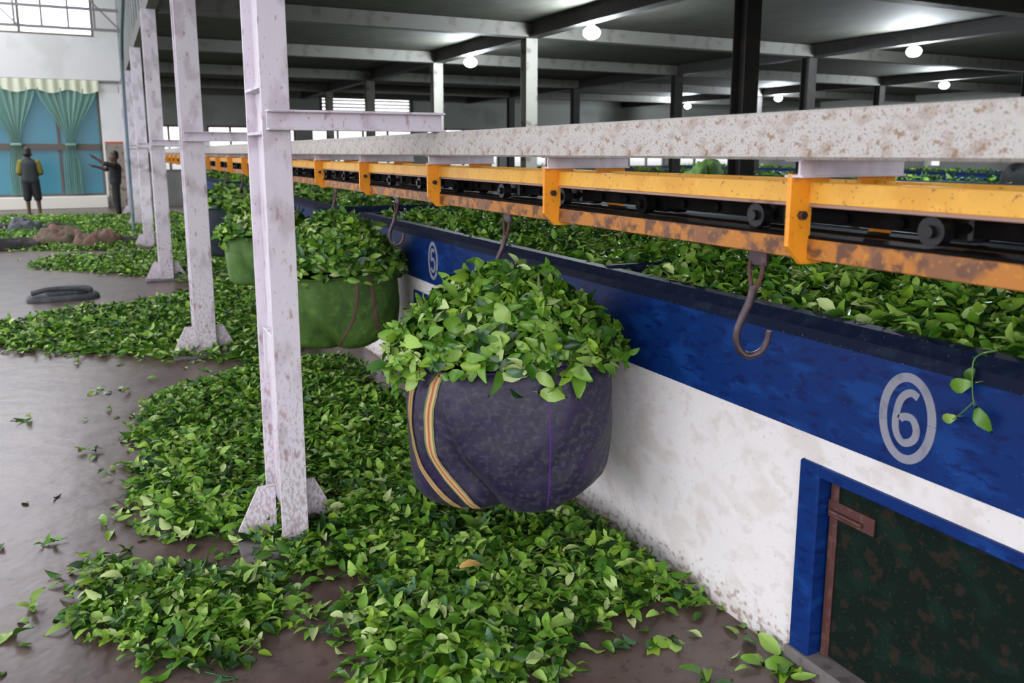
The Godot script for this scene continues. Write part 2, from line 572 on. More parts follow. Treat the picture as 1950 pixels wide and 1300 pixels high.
# ---------------------------------------------------------------- the hall
func build_shell() -> void:
	struct("floor", box_mesh(Vector3(-9, -0.3, -29), Vector3(26, 0, 9)), M.floor, "worn brown grey concrete floor of the factory hall", "floor")
	struct("ground_outside", box_mesh(Vector3(-80, -0.5, -100), Vector3(90, -0.31, 80)), M.ground_out, "grey yard ground outside the hall", "ground")
	# high bay over the aisle: roof, and the wall above the edge of the low ceiling
	var rf := [[Vector3(-9.2, 7.6, -29.2), Vector3(-7.5, 7.8, 9)], [Vector3(-1.2, 7.6, -29.2), Vector3(0.85, 7.8, 9)]]
	for i in range(4, 11):
		rf.append([Vector3(-7.5, 7.6, -31.4 + i * 3.6), Vector3(-1.2, 7.8, -29.3 + i * 3.6)])
	struct("roof", boxes_mesh(rf), M.cladding, "grey sheet roof with skylight strips high above the aisle", "roof")
	var t := new_st()
	cbox(t, Vector3(0.80, 5.62, -10), Vector3(0.08, 4.0, 38))
	for i in 40:
		cbox(t, Vector3(0.75, 5.62, -28.5 + i * 0.95), Vector3(0.05, 4.0, 0.12))
	struct("wall_right_upper", t.commit(), M.cladding, "grey ribbed cladding above the row of posts", "wall")
	# outer left side: open bays between piers under a deep lintel
	var piers := []
	for i in 8:
		piers.append([Vector3(-9.2, -0.3, -29.2 + i * 5.4), Vector3(-8.8, 7.6, -28.6 + i * 5.4)])
	piers.append([Vector3(-9.2, 5.0, -29.2), Vector3(-8.8, 7.6, 9)])
	piers.append([Vector3(-9.2, -0.3, -29.2), Vector3(-8.8, 0.5, 9)])
	struct("wall_left", boxes_mesh(piers), M.wall_white, "white wall of open bays along the aisle", "wall")
	var r := []
	r.append([Vector3(-9.2, -0.3, 8.8), Vector3(-8.4, 7.6, 9.2)])
	r.append([Vector3(-8.4, 5.4, 8.8), Vector3(0.8, 7.6, 9.2)])
	r.append([Vector3(7.0, -0.3, 8.8), Vector3(26.2, 4.0, 9.2)])
	r.append([Vector3(0.8, 3.4, 8.8), Vector3(7.0, 4.0, 9.2)])
	struct("wall_front", boxes_mesh(r), M.wall_white, "white wall with a wide loading doorway behind the aisle", "wall")
	var w := []
	var z := -29.0
	w.append([Vector3(25.8, -0.3, -29.2), Vector3(26.2, 1.2, 9.2)])
	w.append([Vector3(25.8, 2.1, -29.2), Vector3(26.2, 4.0, 9.2)])
	for i in 8:
		w.append([Vector3(25.8, 1.2, z + i * 5.0), Vector3(26.2, 2.1, z + i * 5.0 + 4.4)])
	struct("wall_right", boxes_mesh(w), M.wall_grey, "grey wall with small windows far across the hall", "wall")

func build_ceiling() -> void:
	var lo := 3.4
	struct("ceiling", box_mesh(Vector3(0.76, lo + 0.22, -29), Vector3(26, lo + 0.45, 9)), M.concrete, "stained concrete ceiling over the withering troughs", "ceiling")
	var zs := [5.0, 0.9, -3.3, -7.0, -11.7, -15.8, -20.2, -24.5]
	for z in zs:
		var st := new_st()
		cbox(st, Vector3(13.4, lo + 0.11, z), Vector3(25.2, 0.20, 0.12))
		cbox(st, Vector3(13.4, lo + 0.015, z), Vector3(25.2, 0.03, 0.2))
		struct("ceiling_beam", st.commit(), M.girder, "pale cross beam under the concrete ceiling, %d of eight" % (zs.find(z) + 1), "beam")
	for x in [6.15, 12.1, 18.8]:
		var st := new_st()
		cbox(st, Vector3(x, lo + 0.12, -10), Vector3(0.10, 0.2, 38))
		cbox(st, Vector3(x, lo + 0.01, -10), Vector3(0.2, 0.03, 38))
		struct("ceiling_girder", st.commit(), M.dark_steel, "dark girder running along the hall over column row %d" % ([6.15, 12.1, 18.8].find(x) + 1), "beam")
	var e := new_st()
	cbox(e, Vector3(0.70, lo + 0.10, -10), Vector3(0.12, 0.2, 38))
	struct("edge_beam", e.commit(), M.girder, "pale edge beam on top of the row of posts", "beam")

func h_section(st: SurfaceTool, c: Vector3, wx: float, dz: float, y0: float, y1: float, tf := 0.014, tw := 0.010) -> void:
	var ym := (y0 + y1) * 0.5
	var hh := y1 - y0
	cbox(st, Vector3(c.x, ym, c.z + dz * 0.5 - tf * 0.5), Vector3(wx, hh, tf), 0.002)
	cbox(st, Vector3(c.x, ym, c.z - dz * 0.5 + tf * 0.5), Vector3(wx, hh, tf), 0.002)
	cbox(st, Vector3(c.x, ym, c.z), Vector3(tw, hh, dz - 2 * tf))

func build_columns() -> void:
	var zs := [-6.88, -11.8, -15.8, -20.4, -24.5]
	var rows := [6.15, 12.1, 18.8]
	var where := ["first", "second", "third", "fourth", "fifth"]
	for xi in 3:
		for zi in 5:
			var st := new_st()
			h_section(st, Vector3(rows[xi], 0, zs[zi]), 0.20, 0.20, 0.0, 3.395)
			var dark: bool = (xi == 0 and zi == 0) or xi > 0
			var o := struct("column", st.commit(), M.dark_steel if dark else M.column, "%s steel column, %s from the camera in inner row %d" % ["dark brown" if dark else "grey", where[zi], xi + 1], "column")
			var b := new_st()
			cbox(b, Vector3(rows[xi], 0.015, zs[zi]), Vector3(0.36, 0.03, 0.36), 0.004)
			part(o, "base_plate", b.commit(), M.dark_steel)

func wall_window(called: String, x0: float, x1: float, y0: float, y1: float, z: float, nx: int, label: String, glass: Material) -> void:
	var f := new_st()
	var t := 0.07
	cbox(f, Vector3((x0 + x1) / 2, y0 + t / 2, z), Vector3(x1 - x0, t, 0.1))
	cbox(f, Vector3((x0 + x1) / 2, y1 - t / 2, z), Vector3(x1 - x0, t, 0.1))
	for i in nx + 1:
		var x: float = lerp(x0 + t / 2, x1 - t / 2, float(i) / nx)
		cbox(f, Vector3(x, (y0 + y1) / 2, z), Vector3(t, y1 - y0 - 2 * t, 0.1))
	var o := struct(called, f.commit(), M.frame, label, "window")
	for i in nx:
		var a: float = lerp(x0 + t / 2, x1 - t / 2, float(i) / nx)
		var b: float = lerp(x0 + t / 2, x1 - t / 2, float(i + 1) / nx)
		part(o, "pane", box_mesh(Vector3(a + t / 2, y0 + t, z - 0.006), Vector3(b - t / 2, y1 - t, z + 0.006)), glass)

func build_far_wall() -> void:
	var z0 := -28.3
	var z1 := -28.0
	var aisle := [
		[Vector3(-9, 0, z0), Vector3(-5.6, 7.6, z1)],
		[Vector3(-5.6, 0, z0), Vector3(0.10, 0.36, z1)],
		[Vector3(-5.6, 3.72, z0), Vector3(0.10, 5.0, z1)],
		[Vector3(0.10, 0, z0), Vector3(0.84, 7.6, z1)],
		[Vector3(-5.6, 6.9, z0), Vector3(0.10, 7.6, z1)]]
	struct("wall_back_aisle", boxes_mesh(aisle), M.wall_white, "white end wall of the aisle around the curtained window", "wall")
	var dirt := box_mesh(Vector3(0.16, 0.02, z1), Vector3(0.84, 1.9, z1 + 0.03))
	struct("trim_1", dirt, M.wall_dirt, "dirty lower panel of the end wall beside the curtained window", "panel")
	struct("trim_2", box_mesh(Vector3(0.16, 1.91, z1), Vector3(0.84, 1.97, z1 + 0.035)), M.red_line, "thin red painted line across the end wall", "line")
	struct("trim_3", box_mesh(Vector3(-9, 3.70, z1), Vector3(0.84, 3.76, z1 + 0.05)), M.wall_grey, "thin grey ledge across the end wall above the curtains", "ledge")
	struct("trim_4", box_mesh(Vector3(-5.6, 0.0, z1), Vector3(0.12, 0.36, z1 + 0.32), 0.02), M.sill_white, "low white plinth below the curtained window", "plinth")
	wall_window("window_1", -5.6, 0.10, 0.36, 3.72, z1 - 0.15, 5, "large teal window in the end wall behind gathered curtains", M.glass)
	struct("trim_5", box_mesh(Vector3(-5.5, 1.72, z1 - 0.12), Vector3(0.02, 1.90, z1 - 0.04)), M.frame, "brown rail across the middle of the curtained window", "rail")
	wall_window("window_2", -5.6, 0.10, 5.0, 6.9, z1 - 0.15, 3, "bright high window above the white end wall", M.clear_glass)
	# the low part of the end wall: a sill wall, a long window, a band and louvres
	var low := [
		[Vector3(0.84, 0, z0), Vector3(26.2, 1.05, z1)],
		[Vector3(0.84, 2.5, z0), Vector3(26.2, 2.98, z1)],
		[Vector3(0.84, 3.45, z0), Vector3(26.2, 3.65, z1)],
		[Vector3(0.84, 2.98, z0), Vector3(6.7, 3.45, z1)],
		[Vector3(10.0, 2.98, z0), Vector3(26.2, 3.45, z1)]]
	for x in [0.84, 2.6, 5.9, 10.0, 13.4, 17.0, 21.0, 25.8]:
		low.append([Vector3(x, 1.05, z0), Vector3(x + 0.5, 2.5, z1)])
	struct("wall_back_low", boxes_mesh(low), M.wall_grey, "grey end wall behind the far troughs", "wall")
	var ends := [1.34, 2.6, 3.1, 5.9, 6.4, 10.0, 10.5, 13.4, 13.9, 17.0, 17.5, 21.0, 21.5, 25.8]
	for i in 7:
		wall_window("window_%d" % (i + 3), ends[2 * i], ends[2 * i + 1], 1.05, 2.5, z1 - 0.15, 4 if i else 2, "glazed window in the low grey end wall, %d from the aisle" % (i + 1), M.clear_glass)
	var lv := thing("louvre_vent", "row of pale horizontal louvres high in the far grey wall", "louvre", Vector3(8.35, 2.98, z1))
	for x in [6.75, 8.35, 9.95]:
		var fr := new_st()
		cbox(fr, Vector3(x, 3.215, z1 - 0.1), Vector3(0.1, 0.47, 0.16))
		part(lv, "mullion", fr.commit(), M.dark_steel)
	for k in 4:
		for s in 2:
			var a: float = 6.8 + s * 1.6
			var st := new_st()
			cbox(st, Vector3(a + 0.75, 3.04 + k * 0.115, z1 - 0.1), Vector3(1.5, 0.012, 0.11), 0.0, Basis(Vector3.RIGHT, -0.5))
			part(lv, "slat", st.commit(), M.wall_white)
	# curtains gathered at a tie, with a pelmet above
	for c in [[-4.6, -5.5, -3.4, "left curtain of the end window, partly outside the picture"], [-2.15, -3.3, -1.55, "gathered translucent curtain behind the standing worker"], [-0.75, -1.55, 0.05, "gathered translucent curtain next to the white wall panel"]]:
		var t := thing("curtain", c[3], "curtain", Vector3(c[0], 0.4, z1 + 0.1), "curtains of the end window")
		var rows := []
		for i in 25:
			var v := i / 24.0
			var y: float = lerp(3.5, 0.42, v)
			var g: float = smoothstep(0.0, 0.53, v) if v < 0.53 else 1.0
			g = pow(g, 0.8)
			var half: float = lerp(0.5 * (c[2] - c[1]), 0.13, g) if v < 0.53 else lerp(0.13, 0.24, smoothstep(0.53, 0.75, v))
			var cx: float = lerp(0.5 * (c[1] + c[2]), c[0], g)
			var row := PackedVector3Array()
			for j in 61:
				var u := j / 60.0 * 2.0 - 1.0
				row.append(Vector3(cx + u * half, y, z1 + 0.10 + 0.05 * sin(u * 26.0) * (1.0 - 0.5 * g) + 0.02 * sin(u * 61.0 + v * 3.0)))
			rows.append(row)
		var st := new_st()
		surf(st, rows)
		part(t, "cloth", st.commit(), M.curtain)
		var tie := new_st()
		cbox(tie, Vector3(c[0], 1.87, z1 + 0.1), Vector3(0.3, 0.08, 0.16), 0.03)
		part(t, "tie", tie.commit(), M.curtain)
	var pel := thing("pelmet", "pale ruffled pelmet along the top of the end window", "pelmet", Vector3(-2.7, 3.4, z1 + 0.1))
	var prow := []
	for i in 5:
		var row := PackedVector3Array()
		for j in 180:
			var x: float = lerp(-5.6, 0.12, j / 179.0)
			row.append(Vector3(x, lerp(3.74, 3.40 + 0.05 * sin(x * 7.0), i / 4.0), z1 + 0.16 + 0.03 * sin(x * 22.0)))
		prow.append(row)
	var ps := new_st()
	surf(ps, prow)
	part(pel, "ruffle", ps.commit(), M.valance)
	# a light roof truss across the aisle, and pipes on the corner
	var tr := thing("roof_truss", "light grey steel truss across the aisle near the end wall", "truss", Vector3(-4, 4.85, -25.5))
	for y in [[4.90, 0.07], [5.42, 0.07]]:
		var st := new_st()
		cbox(st, Vector3(-4.1, y[0], -25.5), Vector3(9.7, y[1], 0.07))
		part(tr, "chord", st.commit(), M.truss)
	for i in 14:
		var x := 0.75 - i * 0.62
		var st := new_st()
		cyl(st, Vector3(x, 4.9, -25.5), Vector3(x, 6.6, -25.5), 0.03, 6)
		part(tr, "strut", st.commit(), M.truss)
	for i in 4:
		var x := 0.75 - i * 2.4
		var st := new_st()
		cyl(st, Vector3(x, 4.9, -25.45), Vector3(x - 1.5, 6.5, -25.45), 0.022, 6)
		part(tr, "brace", st.commit(), M.truss)
	var pp := new_st()
	tube(pp, smooth_path([Vector3(0.62, 7.0, -14.0), Vector3(0.60, 4.9, -14.6), Vector3(0.55, 4.2, -16.0), Vector3(0.52, 3.2, -18.2), Vector3(0.5, 0.0, -18.3)]), 0.032, 0.032, 10)
	var pipe := thing("downpipe", "blue grey downpipe running down behind the far posts", "pipe", Vector3(0.5, 0, -18.3))
	part(pipe, "pipe", pp.commit(), M.pipe)

# ---------------------------------------------------------------- troughs
func ribbon2(st: SurfaceTool, pts: Array, w: float, x: float, thick: float) -> void:
	# flat stroke on the wall plane; points are (z, y)
	var n := pts.size()
	var L := []
	var R := []
	for i in n:
		var d: Vector2 = (pts[min(i + 1, n - 1)] - pts[max(i - 1, 0)]).normalized()
		var q := Vector2(-d.y, d.x) * w * 0.5
		L.append(pts[i] + q)
		R.append(pts[i] - q)
	for i in n - 1:
		var a := Vector3(x, L[i].y, L[i].x)
		var b := Vector3(x, L[i + 1].y, L[i + 1].x)
		var c := Vector3(x, R[i + 1].y, R[i + 1].x)
		var d := Vector3(x, R[i].y, R[i].x)
		quad(st, a, b, c, d, Vector3.LEFT)
		var o := Vector3(thick, 0, 0)
		quad(st, a, b, b + o, a + o, Vector3(0, (L[i] - R[i]).y, (L[i] - R[i]).x))
		quad(st, d, c, c + o, d + o, Vector3(0, (R[i] - L[i]).y, (R[i] - L[i]).x))

func number_sign(t: Node3D, digit: int, zc: float, yc: float, mt: Material) -> void:
	var x := WALL_X - 0.0045
	var st := new_st()
	var ring := []
	for i in 41:
		var a := TAU * i / 40.0
		ring.append(Vector2(zc + cos(a) * 0.076, yc + sin(a) * 0.115))
	ribbon2(st, ring, 0.025, x, 0.003)
	part(t, "number_ring", st.commit(), mt, "painted oval ring around the number %d" % digit)
	var p := []
	if digit == 6:
		p = [Vector2(0.030, 0.066), Vector2(0.006, 0.074), Vector2(-0.022, 0.050), Vector2(-0.034, 0.0), Vector2(-0.030, -0.045), Vector2(-0.006, -0.070), Vector2(0.024, -0.055), Vector2(0.032, -0.025), Vector2(0.016, 0.004), Vector2(-0.012, 0.002), Vector2(-0.021, -0.008)]
	else:
		p = [Vector2(0.032, 0.066), Vector2(-0.022, 0.068), Vector2(-0.028, 0.006), Vector2(0.004, 0.014), Vector2(0.033, -0.014), Vector2(0.026, -0.056), Vector2(-0.004, -0.070), Vector2(-0.034, -0.052)]
	for i in p.size():
		p[i] += Vector2(zc, yc)
	var ds := new_st()
	ribbon2(ds, smooth_path(p, 5), 0.021, x, 0.003)
	part(t, "number", ds.commit(), mt, "painted number %d" % digit)

func trough_door(t: Node3D, z0: float) -> void:
	var z1 := z0 + 1.05
	var f := new_st()
	var x := WALL_X
	# painted frame, a little proud of the wall, wrapping into the recess
	cbox(f, Vector3(x + 0.02, 0.375, z0 + 0.04), Vector3(0.07, 0.65, 0.08), 0.006)
	cbox(f, Vector3(x + 0.02, 0.375, z1 - 0.04), Vector3(0.07, 0.65, 0.08), 0.006)
	cbox(f, Vector3(x + 0.02, 0.682, (z0 + z1) / 2), Vector3(0.07, 0.036, 0.89), 0.004)
	part(t, "door_frame", f.commit(), M.blue, "blue painted door frame")
	var s := new_st()
	cbox(s, Vector3(x + 0.03, 0.03, (z0 + z1) / 2), Vector3(0.12, 0.06, 1.07), 0.008)
	part(t, "door_sill", s.commit(), M.sill, "grey concrete door sill")
	var d := new_st()
	cbox(d, Vector3(x + 0.05, 0.365, (z0 + z1) / 2), Vector3(0.02, 0.60, 0.89), 0.003)
	var door := part(t, "door", d.commit(), M.door, "dark green sheet metal door")
	var b := new_st()
	cbox(b, Vector3(x + 0.034, 0.562, z0 + 0.17), Vector3(0.012, 0.055, 0.17), 0.003)
	cyl(b, Vector3(x + 0.022, 0.556, z0 + 0.10), Vector3(x + 0.022, 0.556, z0 + 0.22), 0.007, 8)
	part(door, "bolt", b.commit(), M.rusty, "reddish brown door bolt")
	var st := new_st()
	cbox(st, Vector3(x + 0.036, 0.365, z0 + 0.105), Vector3(0.008, 0.60, 0.03), 0.002)
	part(door, "edge_strip", st.commit(), M.rusty)

func trough(z0: float, z1: float, x0: float, x1: float, doors: Array, label: String) -> Node3D:
	var t := thing("withering_trough", label, "trough", Vector3((x0 + x1) / 2, 0, (z0 + z1) / 2))
	var w := []
	var a := z0
	for d in doors:
		w.append([Vector3(x0, 0, a), Vector3(x0 + 0.12, 0.70, d)])
		a = d + 1.05
	w.append([Vector3(x0, 0, a), Vector3(x0 + 0.12, 0.70, z1)])
	w.append([Vector3(x0, 0.70, z0), Vector3(x0 + 0.12, 0.785, z1)])
	w.append([Vector3(x0 + 0.12, 0, z0), Vector3(x1, 0.785, z0 + 0.12)])
	w.append([Vector3(x0 + 0.12, 0, z1 - 0.12), Vector3(x1, 0.785, z1)])
	w.append([Vector3(x1 - 0.12, 0, z0 + 0.12), Vector3(x1, 0.785, z1 - 0.12)])
	part(t, "base_wall", boxes_mesh(w), M.plaster, "whitewashed base wall")
	var e := 0.002
	var b := [
		[Vector3(x0 - e, 0.785, z0 - e), Vector3(x0 + 0.10, 1.11, z1 + e)],
		[Vector3(x1 - 0.1, 0.785, z0 - e), Vector3(x1 + e, 1.11, z1 + e)],
		[Vector3(x0 + 0.1, 0.785, z0 - e), Vector3(x1 - 0.1, 1.11, z0 + 0.08)],
		[Vector3(x0 + 0.1, 0.785, z1 - 0.08), Vector3(x1 - 0.1, 1.11, z1 + e)]]
	part(t, "side_band", boxes_mesh(b), M.blue, "blue painted upper side")
	var r := new_st()
	var prof := PackedVector2Array([Vector2(-0.012, 1.085), Vector2(-0.012, 1.12), Vector2(0.03, 1.15), Vector2(0.085, 1.15), Vector2(0.085, 1.11), Vector2(0.0, 1.11), Vector2(0.0, 1.085)])
	prism(r, prof, Vector3(x0 - e, 0, z0 - 0.01), Vector3.RIGHT, Vector3.UP, Vector3(0, 0, z1 - z0 + 0.02))
	prism(r, prof, Vector3(x1 + e, 0, z0 - 0.01), Vector3.LEFT, Vector3.UP, Vector3(0, 0, z1 - z0 + 0.02))
	prism(r, prof, Vector3(x0 + 0.085, 0, z1 + e), Vector3.FORWARD, Vector3.UP, Vector3(x1 - x0 - 0.17, 0, 0))
	prism(r, prof, Vector3(x0 + 0.085, 0, z0 - e), Vector3.BACK, Vector3.UP, Vector3(x1 - x0 - 0.17, 0, 0))
	part(t, "rim", r.commit(), M.navy, "dark navy metal rim with chipped edges")
	part(t, "bed_tray", box_mesh(Vector3(x0 + 0.1, 0.95, z0 + 0.08), Vector3(x1 - 0.1, 0.99, z1 - 0.08)), M.dark_steel)
	return t

func build_troughs() -> void:
	var t := trough(-6.76, 1.2, WALL_X, 3.72, [-5.41, -1.80], "blue and white withering trough numbered 5 and 6 beside the camera")
	trough_door(t, -5.41)
	trough_door(t, -1.80)
	number_sign(t, 6, -1.442, 0.935, M.sign)
	number_sign(t, 5, -5.04, 0.944, M.sign)
	var pt := new_st()
	cbox(pt, Vector3(2.82, 1.075, -3.02), Vector3(1.7, 0.17, 0.03), 0.004)
	part(t, "partition", pt.commit(), M.navy, "dark blue partition plate across the bed")
	trough(-14.3, -7.54, WALL_X, 3.72, [], "blue trough beyond the gap behind the hanging green sack")
	trough(-22.0, -15.1, WALL_X, 3.72, [], "farthest blue trough of the near row, by the far posts")
	trough(-27.0, 1.2, 4.5, 5.7, [], "long trough in the second row, next to the first inner columns")
	trough(-27.0, 1.2, 7.2, 9.0, [], "long trough just past the first inner column row")
	trough(-27.0, 1.2, 13.2, 15.4, [], "long trough just past the second inner column row")
	trough(-27.0, 1.2, 20.0, 22.0, [], "long trough in the row nearest the far side wall")

# ---------------------------------------------------------------- posts
func build_posts() -> void:
	var words := ["white steel post nearest the camera, with triangular base gussets", "second white steel post from the camera along the aisle", "third white steel post along the aisle, at the edge of the leaf heap", "fourth white steel post along the aisle", "fifth post of the aisle row", "sixth post of the aisle row, close to the end wall"]
	var zs := [-3.49, -7.12, -11.6, -15.8, -20.2, -24.4]
	for i in 6:
		var w := 0.108 if i == 0 else 0.165
		var d := 0.38 if i == 0 else 0.24
		var xc := 0.62 if i == 0 else 0.665
		var z: float = zs[i]
		var zf: float = z + d * 0.5
		var t := thing("steel_post", words[i], "post", Vector3(xc, 0, z), "white posts along the aisle")
		var s := new_st()
		h_section(s, Vector3(xc, 0, z), w, d, 0.02, 3.40, 0.018, 0.03)
		part(t, "shaft", s.commit(), M.steel)
		var g := new_st()
		var gp := PackedVector2Array([Vector2(0, 0.02), Vector2(0.16, 0.02), Vector2(0.16, 0.05), Vector2(0.07, 0.235), Vector2(0, 0.235)])
		prism(g, gp, Vector3(xc - w / 2 + 0.004, 0, z + 0.02), Vector3.LEFT, Vector3.UP, Vector3(0, 0, 0.014))
		part(t, "gusset", g.commit(), M.steel)
		g = new_st()
		prism(g, gp, Vector3(xc + w / 2 - 0.004, 0, z + 0.02), Vector3.RIGHT, Vector3.UP, Vector3(0, 0, 0.014))
		part(t, "gusset", g.commit(), M.steel)
		var b := new_st()
		cbox(b, Vector3(xc, 0.012, z + 0.02), Vector3(w + 0.34, 0.024, d + 0.14), 0.004)
		part(t, "base_plate", b.commit(), M.sill)
		if i == 0:
			var sf := new_st()
			for y in [1.725, 1.90]:
				cbox(sf, Vector3(xc - 0.035, y, z), Vector3(0.04, 0.012, d - 0.04))
			part(t, "stiffener", sf.commit(), M.steel)
			var pl := new_st()
			cbox(pl, Vector3(xc - 0.035, 0.82, z + 0.05), Vector3(0.035, 0.19, 0.22), 0.003)
			part(t, "patch_plate", pl.commit(), M.steel, "small welded plate with reddish rust")
		# arm reaching out to carry the conveyor beam
		var ar := new_st()
		var x0 := xc - w / 2 + 0.012
		var x1 := BEAM_X + 0.035
		cbox(ar, Vector3((x0 + x1) / 2, 1.772, zf + 0.02), Vector3(x1 - x0, 0.076, 0.008), 0.002)
		cbox(ar, Vector3((x0 + x1) / 2, 1.806, zf + 0.035), Vector3(x1 - x0, 0.009, 0.07), 0.002)
		cbox(ar, Vector3((x0 + x1) / 2, 1.738, zf + 0.035), Vector3(x1 - x0, 0.009, 0.07), 0.002)
		part(t, "arm", ar.commit(), M.steel, "horizontal channel arm carrying the conveyor beam")

# ---------------------------------------------------------------- conveyor
func build_conveyor() -> void:
	var zf := 0.8
	var zb := -26.0
	var bm := new_st()
	cbox(bm, Vector3(BEAM_X + 0.05, 1.684, (zf + zb) / 2), Vector3(0.10, 0.098, zf - zb), 0.006)
	var b := thing("conveyor_beam", "long grey steel beam speckled with rust above the yellow rails", "beam", Vector3(BEAM_X + 0.05, 1.635, -10))
	part(b, "beam", bm.commit(), M.beam)
	var c := thing("overhead_conveyor", "yellow overhead hook conveyor rails hung below the rusty beam", "conveyor", Vector3(RAIL_X, 1.41, -10))
	for s in [-1.0, 1.0]:
		var x: float = RAIL_X + s * 0.095
		var u := new_st()
		cbox(u, Vector3(x, 1.566, (zf + zb) / 2), Vector3(0.012, 0.046, zf - zb), 0.002)
		part(c, "upper_rail", u.commit(), M.yellow, "yellow upper rail")
		var l := new_st()
		cbox(l, Vector3(x - s * 0.012, 1.540, (zf + zb) / 2), Vector3(0.04, 0.007, zf - zb), 0.001)
		part(c, "rail_lip", l.commit(), M.rail_lip)
		var w := new_st()
		cbox(w, Vector3(x, 1.447, (zf + zb) / 2), Vector3(0.012, 0.044, zf - zb), 0.002)
		part(c, "lower_rail", w.commit(), M.rust_rail, "rust-stained orange lower rail")
		var f := new_st()
		cbox(f, Vector3(x - s * 0.026, 1.472, (zf + zb) / 2), Vector3(0.06, 0.008, zf - zb), 0.001)
		part(c, "running_flange", f.commit(), M.greasy)
	var hp := PackedVector2Array([Vector2(0, 1.606), Vector2(0.108, 1.606), Vector2(0.108, 1.545), Vector2(0.060, 1.545), Vector2(0.060, 1.462), Vector2(0.075, 1.452), Vector2(0.098, 1.448), Vector2(0.098, 1.415), Vector2(0.040, 1.415), Vector2(0, 1.455)])
	var cm := new_st()
	var z := -0.22
	var plate_l := new_st()
	prism(plate_l, hp, Vector3(1.28, 0, 0), Vector3.RIGHT, Vector3.UP, Vector3(0, 0, 0.012))
	var ml := plate_l.commit()
	var plate_r := new_st()
	prism(plate_r, hp, Vector3(1.59, 0, 0), Vector3.LEFT, Vector3.UP, Vector3(0, 0, 0.012))
	var mr := plate_r.commit()
	cbox(cm, Vector3(1.435, 1.617, 0.03), Vector3(0.31, 0.036, 0.006), 0.001)
	cbox(cm, Vector3(1.435, 1.634, 0.015), Vector3(0.31, 0.005, 0.05), 0.001)
	cbox(cm, Vector3(1.435, 1.601, 0.015), Vector3(0.31, 0.005, 0.05), 0.001)
	var mc := cm.commit()
	var bs := new_st()
	cyl(bs, Vector3(1.31, 1.52, 0.010), Vector3(1.31, 1.52, 0.024), 0.010, 6)
	var mbolt := bs.commit()
	var k := 0
	while z > -25.5:
		for q in [["hanger_plate", ml, M.orange], ["hanger_plate", mr, M.orange], ["cross_channel", mc, M.steel]]:
			var o := part(c, q[0], q[1], q[2])
			o.position.z += z
			if q[1] == ml and k < 6:
				var bo := part(o, "bolt", mbolt, M.hook)
				bo.position = Vector3.ZERO
		z -= 1.0685
		k += 1
	# chain running inside: each link a pair of side plates, joined by pins
	var lk := new_st()
	for s in [-1.0, 1.0]:
		cbox(lk, Vector3(s * 0.016, 0, 0), Vector3(0.006, 0.034, 0.15), 0.002)
	cyl(lk, Vector3(-0.03, 0, 0.06), Vector3(0.03, 0, 0.06), 0.011, 8)
	var mlk := lk.commit()
	var ch := thing("conveyor_chain", "dark greasy drive chain inside the conveyor rails", "chain", Vector3(RAIL_X, 1.5, -10))
	for i in 190:
		var o := MeshInstance3D.new()
		o.name = "link"
		o.mesh = mlk
		o.material_override = M.greasy
		ch.add_child(o, true)
		o.position = Vector3(0, 0.012, 10.2 - i * 0.137)
	# idle roller pairs between the hooks
	var wl := new_st()
	for s in [-1.0, 1.0]:
		cyl(wl, Vector3(s * 0.045, 0, 0), Vector3(s * 0.075, 0, 0), 0.028, 14)
		cyl(wl, Vector3(s * 0.075, 0, 0), Vector3(s * 0.086, 0, 0), 0.012, 8)
	cyl(wl, Vector3(-0.05, 0, 0), Vector3(0.05, 0, 0), 0.009, 8)
	cbox(wl, Vector3(0, 0.004, 0), Vector3(0.05, 0.05, 0.09), 0.006)
	var mw := wl.commit()
	for i in 44:
		var zz := -0.55 - i * 0.457
		var o := MeshInstance3D.new()
		o.name = "roller_pair"
		o.mesh = mw
		o.material_override = M.wheel if i % 3 else M.greasy
		ch.add_child(o, true)
		o.position = Vector3(0, 0.006, zz + 10.0)

func build_hooks() -> void:
	var zs := [-1.525, -2.93, -4.30, -5.62, -7.0, -8.4, -9.75, -11.1]
	var words := ["empty steel hook nearest the camera, hanging over the trough rim", "steel hook carrying the purple sack", "empty steel hook between the purple and the green sack", "steel hook carrying the dark green sack", "empty hook hidden behind the nearest post", "hook carrying the pale green sack behind the nearest post", "empty hook farther along the conveyor", "hook carrying the slate grey sack"]
	for i in 8:
		var z: float = zs[i]
		var x := RAIL_X
		var t := thing("trolley_hook", words[i], "hook", Vector3(x, 1.16, z), "conveyor hooks")
		var a := new_st()
		cbox(a, Vector3(x, 1.43, z), Vector3(0.014, 0.11, 0.06), 0.003)
		part(t, "hanger_strap", a.commit(), M.hook)
		var y := new_st()
		tube(y, smooth_path([Vector3(x - 0.006, 1.385, z - 0.022), Vector3(x - 0.008, 1.36, z - 0.022), Vector3(x - 0.01, 1.325, z - 0.01), Vector3(x - 0.012, 1.312, z)], 4), 0.0055)
		tube(y, smooth_path([Vector3(x - 0.006, 1.385, z + 0.022), Vector3(x - 0.008, 1.36, z + 0.022), Vector3(x - 0.01, 1.325, z + 0.01), Vector3(x - 0.012, 1.312, z)], 4), 0.0055)
		part(t, "shackle", y.commit(), M.rusty)
		var h := new_st()
		# the hook hangs in a plane square to the rail, turned a little
		var e := Vector3(0.86, 0, 0.5)
		var pts := []
		for p in [[0.0, 1.325], [-0.008, 1.285], [-0.026, 1.24], [-0.036, 1.205], [-0.031, 1.170], [-0.008, 1.148], [0.022, 1.156], [0.038, 1.180], [0.043, 1.212]]:
			pts.append(Vector3(x - 0.012, p[1], z) + e * p[0])
		tube(h, smooth_path(pts, 5), 0.0105, 0.008, 10)
		part(t, "hook", h.commit(), M.hook)

